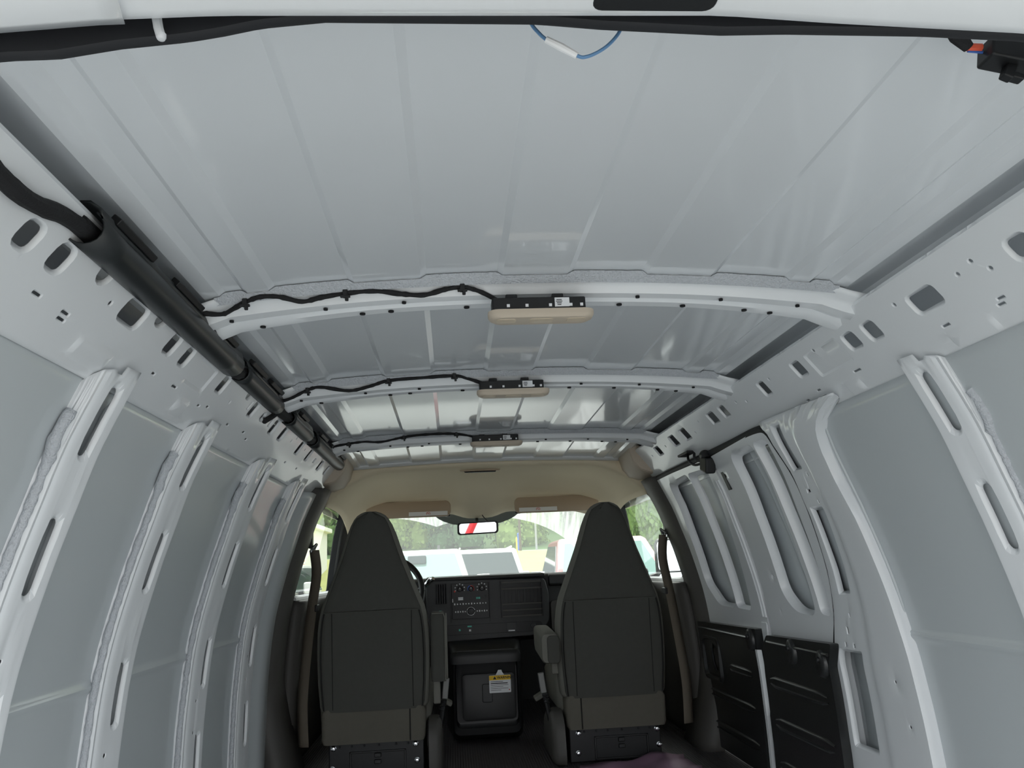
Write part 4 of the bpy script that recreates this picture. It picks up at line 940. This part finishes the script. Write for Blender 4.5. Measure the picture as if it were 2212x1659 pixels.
# ================================================================== FRONT SEATS
HW = [(.280, .200), (.30, .212), (.40, .220), (.50, .223), (.60, .220), (.66, .213), (.70, .203), (.80, .163), (.90, .124), (.96, .104), (1.02, .085), (1.06, .070), (1.08, .055), (1.092, .036), (1.098, .012)]
def seat(cx, s, who):
    """s=+1: cabin centre lies towards +x"""
    t = thing('front_seat', '%s front seat with charcoal fabric back and tall integrated headrest' % who, 'seat', (cx, 3.75, FLOOR), 'front seats')
    def ysurf(z): return 3.60-.10*(z-.28)
    def hw(z): return lerp_tab(HW, z)
    zs = [.285, .30, .33, .4, .46, .53, .60, .65, .70, .75, .80, .85, .90, .95, 1.0, 1.04, 1.065, 1.08, 1.09, 1.096]
    # cushioned front body of the backrest, wider towards the cabin centre
    rings = []
    for z in zs:
        w0 = hw(z)+.014*min(1, (1.12-z)/.1); y0 = ysurf(z)+.012; d = lerp_tab([(.28, .15), (.7, .12), (.9, .10), (1.05, .085), (1.1, .05)], z)
        rings.append([(cx+u, y0+d/2+v, z+.004) for u, v in rrect(-w0, w0, -d/2, d/2, min(.045, w0*.6), 5)])
    part('backrest', MB().loft(rings), 'fabric2', t, smooth=60)
    # rear covers: upper and lower panels with a seam between
    def cover(nm, z0, z1, m_):
        zz = [z for z in lin_range(z0, z1, 16)]
        rings = []
        for z in zz:
            w0 = max(.006, hw(z)-.002); y0 = ysurf(z); b = .006
            rings.append([(cx+u, y, z) for u, y in ((-w0, y0+.035), (-w0, y0+.008), (-w0+.006, y0+.001), (-w0+.03, y0-.004), (-w0*.4, y0-.010), (0, y0-.012), (w0*.4, y0-.010), (w0-.03 if w0 > .06 else w0*.5, y0-.004), (w0-.006 if w0 > .03 else w0*.8, y0+.001), (w0, y0+.008), (w0, y0+.035))])
        return part(nm, MB().loft(rings), m_, t, smooth=50)
    cover('headrest_cover', .693, 1.097, 'fabric'); lc = cover('back_cover', .290, .690, 'fabric')
    for sx in (-1, 1):
        subpart('seam', MB().tube([(cx+sx*.165, ysurf(z)-.0075, z) for z in lin_range(.30, .685, 8)], .0016, 6), 'piping', lc, t)
        subpart('seam', MB().tube([(cx+sx*(hw(z)-.010), ysurf(z)-.002, z) for z in lin_range(.30, .685, 12)], .003, 6), 'piping', lc, t)
    # fabric skirt under the back cover
    part('seat_skirt', MB().loft([[(cx+u, 3.70+v, z) for u, v in rrect(-w0, w0, -.105, .10, .02, 4)] for z, w0 in ((.165, .205), (.18, .212), (.28, .215), (.30, .205))]), 'fabric3', t, smooth=50)
    subpart('seam', MB().tube([(cx+s*.150, 3.5925, z) for z in lin_range(.168, .29, 6)], .003, 6), 'piping', t, t)
    part('cushion', MB().loft([[(cx+u, 3.95+v, z) for u, v in rrect(-w0, w0, -.27, .26, .06, 5)] for z, w0 in ((.19, .20), (.24, .235), (.36, .24), (.41, .21))]), 'fabric2', t, smooth=60)
    # steel base
    bs = part('seat_base', MB().box((cx+.01*s, 3.80, .10), (.39, .36, .135)), 'steel', t, bevel=.006)
    f_ = MB()
    for a, b, c, d in ((-.10, .13, .125, .132), (-.10, .13, .04, .047), (-.10, -.092, .04, .132), (.122, .13, .04, .132)): f_.box((cx+(a+b)/2, 3.6175, (c+d)/2), (b-a, .008, d-c))
    subpart('base_frame', f_, 'black', bs, t, bevel=.002)
    for x, z in ((-.165, .148), (.17, .148), (.175, .085), (-.17, .07)):
        subpart('bolt', MB().lathe([(.0001, -.014), (.007, -.013), (.008, -.004), (.012, -.002), (.012, 0), (.0001, 0)], (cx+x, 3.62, z), 'y', 10), 'chrome', bs, t)
    for z in (.115, .09): subpart('latch_tab', MB().box((cx+.015, 3.612, z), (.028, .010, .016)), 'black', bs, t, bevel=.003)
    for x in (-.14, -.09, -.04, .02, .09, .14): subpart('punched_hole', MB().lathe([(.0001, -.002), (.005, -.002), (.005, 0), (.0001, 0)], (cx+x, 3.619, .153), 'y', 8), 'cavity', bs, t)
    # recliner side shield and belt buckle on the cabin-centre side
    sh = [(3.56, .03), (3.58, .19), (3.64, .235), (3.75, .24), (3.92, .20), (3.98, .10), (3.96, .03)]
    part('side_shield', MB().loft([[(cx+s*(.225+dx), 3.76+(y-3.76)*k, .12+(z-.12)*k) for y, z in rpoly(sh, .05, 4)] for dx, k in ((0, 1), (.03, 1), (.048, .94), (.055, .8))]), 'greytrim', t, smooth=50)
    bk = part('belt_buckle', MB().tube([(cx+s*.272, 3.70, .19), (cx+s*.283, 3.705, .26), (cx+s*.290, 3.71, .30)], [.010, .011, .012], 8), 'black', t)
    subpart('buckle_head', MB().box((cx+s*.298, 3.712, .345), (.026, .022, .085), ry=s*.12), 'buckle', bk, t, bevel=.004)
    for k in range(4): subpart('boot_ring', MB().lathe([(.010, -.003), (.0145, 0), (.010, .003)], (cx+s*(.281+.003*k), 3.705, .265+.012*k), 'z', 12), 'charcoal', bk, t)
    part('recline_handle', MB().box((cx+s*.30, 3.86, .27), (.05, .07, .02), ry=s*.5), 'fabric2', t, bevel=.006)
    # armrest
    if s > 0:
        ar = part('armrest', MB().loft([[(cx+.272+u, 3.66+v, z) for u, v in rrect(-.033*k, .033*k, -.05*k, .05*k, .018, 5)] for z, k in ((.386, .95), (.40, 1), (.64, 1), (.658, .94), (.668, .75))]), 'fabric', t, smooth=50)
        subpart('piping', MB().tube([(cx+.272+.029, 3.612, .39), (cx+.272+.031, 3.611, .645), (cx+.272+.024, 3.615, .663), (cx+.272-.024, 3.615, .663)], .003, 6), 'fabric2', ar, t)
        subpart('inner_pad', MB().prism([(3.66+v, z) for v, z in rrect(-.048, .05, .392, .660, .02, 4)], 'x', cx+.304, cx+.311), 'fabric2', ar, t, bevel=.003)
        part('armrest_bracket', MB().box((cx+.262, 3.66, .345), (.030, .05, .10)), 'fabric2', t, bevel=.006)
    else:
        ar = part('armrest', MB().loft([[(cx-.268+u*k, y, .500+.02*(y-3.6)/.4+v*k) for u, v in rrect(-.038, .038, -.065, .060, .022, 5)] for y, k in ((3.585, .92), (3.597, 1), (3.90, .96), (3.99, .80), (4.02, .5))]), 'fabric2', t, smooth=50)
        subpart('end_cap', MB().prism([(cx-.255+u, .494+v) for u, v in rrect(-.026, .026, -.058, .055, .016, 5)], 'y', 3.575, 3.592), 'fabric', ar, t, bevel=.004)
        part('armrest_bracket', MB().box((cx-.245, 3.67, .425), (.030, .05, .08)), 'fabric2', t, bevel=.006)
    return t
seat(-.530, 1, 'driver')
seat(.485, -1, 'passenger')
# seat belts
def belt(side, label):
    t = thing('seat_belt', label, 'seat belt', (side*.82, 3.95, .9), 'shoulder belts on the pillars')
    x0 = .835
    pts = [(x0-.012, 3.88, .96), (x0-.02, 3.90, .85), (x0+.0, 3.90, .70), (x0+.02, 3.89, .50), (x0+.03, 3.86, .30), (x0+.02, 3.84, .12)]
    rows = []
    for p in catmull([Vector(q) for q in pts], 5): rows.append([(side*(p.x-.024), p.y-.010, p.z), (side*p.x, p.y-.004, p.z), (side*(p.x+.024), p.y+.010, p.z)])
    part('webbing', MB().grid(rows), 'belt', t, smooth=60, solid=.0015)
    part('anchor_loop', MB().tube([(side*(x0-.006), 3.85, .965), (side*(x0-.022), 3.88, .985), (side*(x0-.006), 3.915, .965), (side*(x0+.0), 3.88, .955), (side*(x0-.006), 3.85, .965)], .007, 8), 'chrome', t)
    part('anchor_cover', MB().box((side*(x0+.004), 3.88, 1.005), (.02, .045, .075)), 'black', t, bevel=.006)
    part('belt_tongue', MB().box((side*(x0-.024), 3.90, .70), (.012, .07, .03)), 'black', t, bevel=.004)
    return t
belt(-1, 'grey-brown seat belt hanging beside the driver seat'); belt(1, 'grey-brown seat belt hanging beside the passenger seat')
# mauve sheet on the floor by the passenger seat
rows = []
for i, x in enumerate(lin_range(.30, .74, 16)):
    row = []
    for j, y in enumerate(lin_range(3.05, 3.56, 16)):
        z = FLOOR+.010+.007*math.sin(x*31+y*11)+.006*math.sin(y*37-x*17)+(.016 if x > .6 else .016*max(0, (x-.35)/.25))
        row.append((x+.01*math.sin(y*25), y+.06*(x-.5), max(FLOOR+.003, z)))
    rows.append(row)
tag(obj('plastic_sheet', MB().grid(rows), 'purple', smooth=70, solid=.001), 'crumpled mauve sheet on the floor behind the passenger seat', 'sheet')

# ================================================================== OUTSIDE
GZ = -.6
def gh(y): return lerp_tab([(-50, GZ), (24, GZ), (30, -.2), (42, 1.75), (50, 1.95), (54, 2.0), (70, 4.5), (120, 16)], y)
def ground_strip(name, y0, y1, m_, label, cat, n=8, dz=0):
    rows = [[(x, y, gh(y)+dz) for x in lin_range(-90, 90, 12)] for y in lin_range(y0, y1, n)]
    o = obj(name, MB().grid(rows), m_, smooth=60); struct(o, label, cat); return o
M['grass'] = mat('meadow_grass', (170, 172, 104), .95, var=.25, vscale=1.2, bump=.5, bscale=6)
M['hill'] = mat('hill_ground', (92, 120, 70), .95, var=.2, vscale=.4)
M['road'] = mat('road_surface', (165, 166, 164), .9)
ground_strip('ground', -40, 25, 'asphalt', 'grey asphalt of the parking lot', 'ground')
ground_strip('meadow', 25, 44, 'grass', 'yellow-green meadow rising beyond the lot', 'ground')
ground_strip('road', 44, 51, 'road', 'grey road beyond the meadow', 'road')
ground_strip('hillside', 51, 120, 'hill', 'green hillside behind the trees', 'ground', 12)
M['leafA'] = mat('leaves_mid', (112, 142, 78), .8, var=.35, vscale=.9)
M['leafB'] = mat('leaves_dark', (82, 116, 74), .8, var=.35, vscale=.9)
M['leafC'] = mat('leaves_light', (140, 162, 86), .8, var=.3, vscale=.9)
M['bark'] = mat('bark', (92, 82, 70), .9)
def crown_mesh(seed, n=5200):
    rnd = random.Random(seed); mb = MB()
    lobes = [(Vector((rnd.uniform(-.55, .55), rnd.uniform(-.55, .55), rnd.uniform(-.75, .72))), rnd.uniform(.32, .52)) for _ in range(16)]
    for _ in range(n):
        c, r = rnd.choice(lobes)
        d = Vector((rnd.gauss(0, 1), rnd.gauss(0, 1), rnd.gauss(0, 1))).normalized(); p = c+d*r*rnd.uniform(.75, 1.05)
        a = Vector((rnd.gauss(0, 1), rnd.gauss(0, 1), rnd.gauss(0, 1))).normalized(); b = a.cross(d)
        if b.length < .1: continue
        b.normalize(); a = b.cross((d+a*.6).normalized()).normalized(); s = rnd.uniform(.030, .065)
        mb.add([p-a*s, p+b*s*.7, p+a*s, p-b*s*.7], [(0, 1, 2, 3)])
    for c, r in lobes:
        o = len(mb.v); ring = 8
        vs = []; fs = []
        for i in range(1, 5):
            th = math.pi*i/5
            for k in range(ring): vs.append(c+Vector((math.sin(th)*math.cos(2*math.pi*k/ring), math.sin(th)*math.sin(2*math.pi*k/ring), math.cos(th)))*r*.78)
        for i in range(3):
            for k in range(ring): fs.append((i*ring+k, i*ring+(k+1) % ring, (i+1)*ring+(k+1) % ring, (i+1)*ring+k))
        fs += [tuple(range(ring)), tuple(3*ring+k for k in range(ring-1, -1, -1))]
        mb.add(vs, fs)
    me = bpy.data.meshes.new('crown'); me.from_pydata(mb.v, [], mb.f); me.update(); return me
crowns = []
for i, lm in enumerate(('leafA', 'leafB', 'leafC')):
    me = crown_mesh(20+i); me.materials.append(M[lm]); crowns.append(me)
tm = MB().tube([(0, 0, -.5), (.02, 0, .3), (0, .01, 1)], [.12, .09, .05], 8)
tme = bpy.data.meshes.new('trunk'); tme.from_pydata(tm.v, [], tm.f); tme.update(); tme.materials.append(M['bark'])
def tree(x, y, h, w_, k, label):
    t = thing('tree', label, 'tree', (x, y, gh(y)), 'trees on the hillside beyond the road')
    c = bpy.data.objects.new('crown', crowns[k]); COL.objects.link(c); c.parent = t; c.location = (0, 0, h*.46); c.scale = (w_, w_*.8, h*.50); c.rotation_euler = (0, 0, random.uniform(0, 6.28))
    b = bpy.data.objects.new('trunk', tme); COL.objects.link(b); b.parent = t; b.scale = (2.2, 2.2, h*.45)
kinds = ['mid green', 'dark green', 'light green']
ordn = ['leftmost', 'second from the left', 'third from the left', 'fourth from the left', 'fifth from the left', 'sixth from the left']
for y, x0, n, st, hh, row in ((57, -8.5, 5, 4.6, 6.0, 'nearest row'), (67, -10, 6, 5.2, 8.5, 'middle row'), (81, -12, 6, 6.2, 11, 'farthest row')):
    for q in range(n):
        k = (2, 0, 2, 0, 1, 1)[(q+int(y)) % 6] if q > 1 else (0, 2)[q]
        tree(x0+st*q+random.uniform(-.6, .6), y+random.uniform(-1, 1), hh*random.uniform(.9, 1.2), st*.66, k, '%s tree, %s in the %s on the hillside' % (kinds[k], ordn[q], row))
# trees close beyond the passenger window
tree(13.6, 40, 7.5, 3.0, 2, 'bright green tree seen through the passenger door glass, nearer the windshield')
tree(9.9, 40, 6.5, 2.6, 0, 'bright green tree seen through the passenger door glass beside the pillar')
tree(-14.3, 45, 8, 3.2, 2, 'bright green tree seen through the driver door glass')
# poles
def pole(x, y, h, m_, label, r=.09, nm='utility_pole', cat='pole'):
    t = thing(nm, label, cat, (x, y, gh(y)))
    part('shaft', MB().tube([(x, y, gh(y)), (x, y, gh(y)+h)], [r, r*.7], 8), m_, t)
    part('cap', MB().lathe([(r*.72, 0), (r*.85, .05), (.001, .12)], (x, y, gh(y)+h), 'z', 8), m_, t)
    return t
M['yellowpost'] = mat('yellow_paint', (226, 198, 60), .5)
pole(3.35, 43, 4.2, 'bark', 'slim wooden pole beside the road, left of two', .07)
pole(4.4, 45, 3.5, 'road', 'slim grey pole beside the road, right of two', .06)
pole(1.84, 26, 2.2, 'yellowpost', 'yellow marker post between the dark vehicle and the red pickup', .035, 'marker_post', 'post')
pole(3.6, 47, .9, 'blueprint', 'small blue post by the road', .10, 'blue_post', 'post')

# vehicles -----------------------------------------------------------
M['carglass'] = mat('vehicle_glass', (150, 180, 170), .05, metal=.75)
M['carglassdark'] = mat('vehicle_glass_dark', (58, 70, 72), .06, metal=.3)
M['carwhite'] = mat('vehicle_white', (228, 228, 220), .3, coat=.6)
M['cardark'] = mat('vehicle_dark', (96, 100, 100), .3, coat=.6)
M['carred'] = mat('vehicle_red', (150, 40, 46), .3, coat=.6)
M['tyre'] = mat('tyre_rubber', (30, 30, 30), .8)
M['tail'] = mat('tail_lamp', (190, 40, 44), .3)
def vehicle(kind, cx, cy_, face, paint, glass, label, H=1.85, W=1.95, roofmat=None):
    """face=-1: front towards the van; +1: rear towards the van. local +y runs from the near end away"""
    t = thing(kind, label, 'vehicle', (cx, cy_, GZ))
    def B(pts): return [(cx+x, cy_+y, GZ+z) for x, y, z in pts]
    L_ = 5.4 if kind == 'pickup_truck' else 4.9
    belt_ = 1.18; h = W/2
    # lower body as lofted rounded box
    secs = [(0, .86, .45, .95), (.12, .97, .35, 1.06), (1.2, 1.0, .33, 1.14), (2.2, 1.0, .33, belt_), (L_-.3, 1.0, .35, belt_), (L_, .95, .45, belt_-.1)] if face < 0 else [(0, .96, .45, belt_-.15), (.1, 1.0, .38, belt_), (L_-1.5, 1.0, .33, belt_), (L_-.2, .97, .35, 1.05), (L_, .88, .45, .95)]
    rings = [[(cx+u*h*k, cy_+y, GZ+z) for u, z in rrect(-1, 1, z0, z1, .14, 4)] for y, k, z0, z1 in secs]
    part('body', MB().loft(rings), paint, t, smooth=50)
    # cabin
    if kind == 'pickup_truck': y0, y0t, y1t, y1 = 1.5, 2.35, 3.75, 3.95
    elif face < 0: y0, y0t, y1t, y1 = 1.3, 2.1, 4.3, 4.8
    else: y0, y0t, y1t, y1 = .05, .42, 2.9, 3.7
    wb, wtp = h*.94, h*.76
    low = [(-wb, y0, belt_-.02), (wb, y0, belt_-.02), (wb, y1, belt_-.02), (-wb, y1, belt_-.02)]
    top = [(-wtp, y0t, H-.05), (wtp, y0t, H-.05), (wtp, y1t, H-.05), (-wtp, y1t, H-.05)]
    top2 = [(-wtp*.93, y0t+.12, H), (wtp*.93, y0t+.12, H), (wtp*.93, y1t-.1, H), (-wtp*.93, y1t-.1, H)]
    part('cabin', MB().loft([B(low), B(top), B(top2)]), roofmat or paint, t, bevel=.03)
    def quad(nm, a, b, c, d, m_, ins=.06, out=.012):
        a, b, c, d = [Vector(q) for q in (a, b, c, d)]; ctr = (a+b+c+d)/4; n = (b-a).cross(d-a).normalized()
        q = [p+(ctr-p).normalized()*ins*2.2 for p in (a, b, c, d)]
        return part(nm, MB().loft([B([p+n*out for p in q]), B([p-n*.01 for p in q])]), m_, t)
    quad('windshield', low[0], low[1], top[1], top[0], glass)
    quad('side_window', low[1], low[2], top[2], top[1], 'carglassdark'); quad('side_window', low[3], low[0], top[0], top[3], 'carglassdark')
    quad('rear_window', low[2], low[3], top[3], top[2], 'carglassdark')
    for sx in (-1, 1):
        ym = y0+.55 if face < 0 else y1-.6
        m_ = part('side_mirror', MB().loft([[(cx+sx*(h+.16)+u*k, cy_+ym+dy, GZ+1.26+v*k) for u, v in rrect(-.14, .14, -.12, .12, .05, 4)] for dy, k in ((-.08, .8), (-.04, 1), (.05, .95))]), 'chrome' if paint == 'carred' else paint, t, smooth=50)
        subpart('mirror_arm', MB().tube([(cx+sx*h*.92, cy_+ym, GZ+1.16), (cx+sx*(h+.1), cy_+ym, GZ+1.2)], .04, 6), 'black', m_, t)
        for yw in (.95, L_-1.1):
            wh = part('wheel', MB().lathe([(.0001, -.12), (.22, -.12), (.34, -.10), (.37, -.04), (.37, .04), (.34, .10), (.0001, .12)], (cx+sx*(h-.12), cy_+yw, GZ+.37), 'x', 20), 'tyre', t)
            subpart('rim', MB().lathe([(.0001, -.005), (.20, -.005), (.21, .005), (.0001, .006)], (cx+sx*(h+.004), cy_+yw, GZ+.37), 'x', 16), 'chrome', wh, t)
        part('head_lamp' if face < 0 else 'tail_lamp', MB().box((cx+sx*h*.80, cy_+.03, GZ+(.82 if face < 0 else 1.02)), (.30, .10, .20 if face < 0 else .30)), 'chrome' if face < 0 else 'tail', t, bevel=.03)
    part('grille' if face < 0 else 'number_plate_panel', MB().box((cx, cy_+.02, GZ+.78), (.9, .08, .26)), 'black' if face < 0 else 'label', t, bevel=.02)
    part('bumper', MB().box((cx, cy_-.02, GZ+.50), (W*.96, .2, .2)), 'chrome' if face < 0 else paint, t, bevel=.05)
    if kind == 'pickup_truck':
        part('roof_fin', MB().prism([(cy_+3.0, GZ+H-.01), (cy_+3.25, GZ+H-.01), (cy_+3.2, GZ+H+.10), (cy_+3.12, GZ+H+.10)], 'x', cx+.30, cx+.35), 'black', t)
        part('camera_bracket', MB().box((cx-.05, cy_+2.10, GZ+1.68), (.34, .10, .16)), 'carglassdark', t, bevel=.03)
    else:
        for sx in (-1, 1): part('roof_bar', MB().tube([(cx+sx*wtp*.85, cy_+y0t+.2, GZ+H+.04), (cx+sx*wtp*.85, cy_+y1t-.2, GZ+H+.04)], .025, 6), 'carwhite', t)
    return t
vehicle('pickup_truck', -.78, 13.0, -1, 'carwhite', 'carglass', 'white pickup truck parked facing the windshield', H=1.86)
vehicle('suv', .62, 19.6, 1, 'carwhite', 'carglassdark', 'white-roofed suv seen from behind with a dark rear window', H=1.95, W=1.95)
vehicle('pickup_truck', 2.35, 11.5, -1, 'carred', 'carglass', 'dark red pickup truck parked behind the passenger seat view', H=1.90, W=2.0, roofmat='carred')
vehicle('suv', -4.15, 15.0, -1, 'carwhite', 'carglass', 'white suv seen through the driver door window', H=1.75)
# low building left, beyond the driver's window
bd = thing('building', 'low pale building with an orange band seen through the driver door window', 'building', (-9.5, 34, -.4))
M['wallpale'] = mat('pale_wall', (226, 226, 222), .8); M['bandorange'] = mat('orange_band', (222, 168, 120), .7)
part('wall', MB().box((-10.5, 36, 1.2), (9, 6, 3.4)), 'wallpale', bd, bevel=.05)
part('band', MB().box((-10.5, 32.95, 1.2), (9.05, .12, .8)), 'bandorange', bd)
part('roof', MB().box((-10.5, 36, 2.98), (9.4, 6.4, .2)), 'wallpale', bd, bevel=.03)
for k in range(4): part('window', MB().box((-13.5+2*k, 32.98, 1.9), (1.2, .1, .6)), 'carglassdark', bd, bevel=.02)
# invented red pole, added behind the van to reflect as the mirror's red stripe
rp = thing('mirror_stripe_pole', 'red leaning pole added behind the van for the mirror stripe', 'pole', (-.6, -6.0, GZ))
part('shaft', MB().tube([(-.6, -6, GZ), (1.2, -6, 3.0)], .07, 12), 'tail', rp)
part('base_plate', MB().box((-.6, -6, GZ+.03), (.6, .6, .06)), 'steel', rp, bevel=.01)
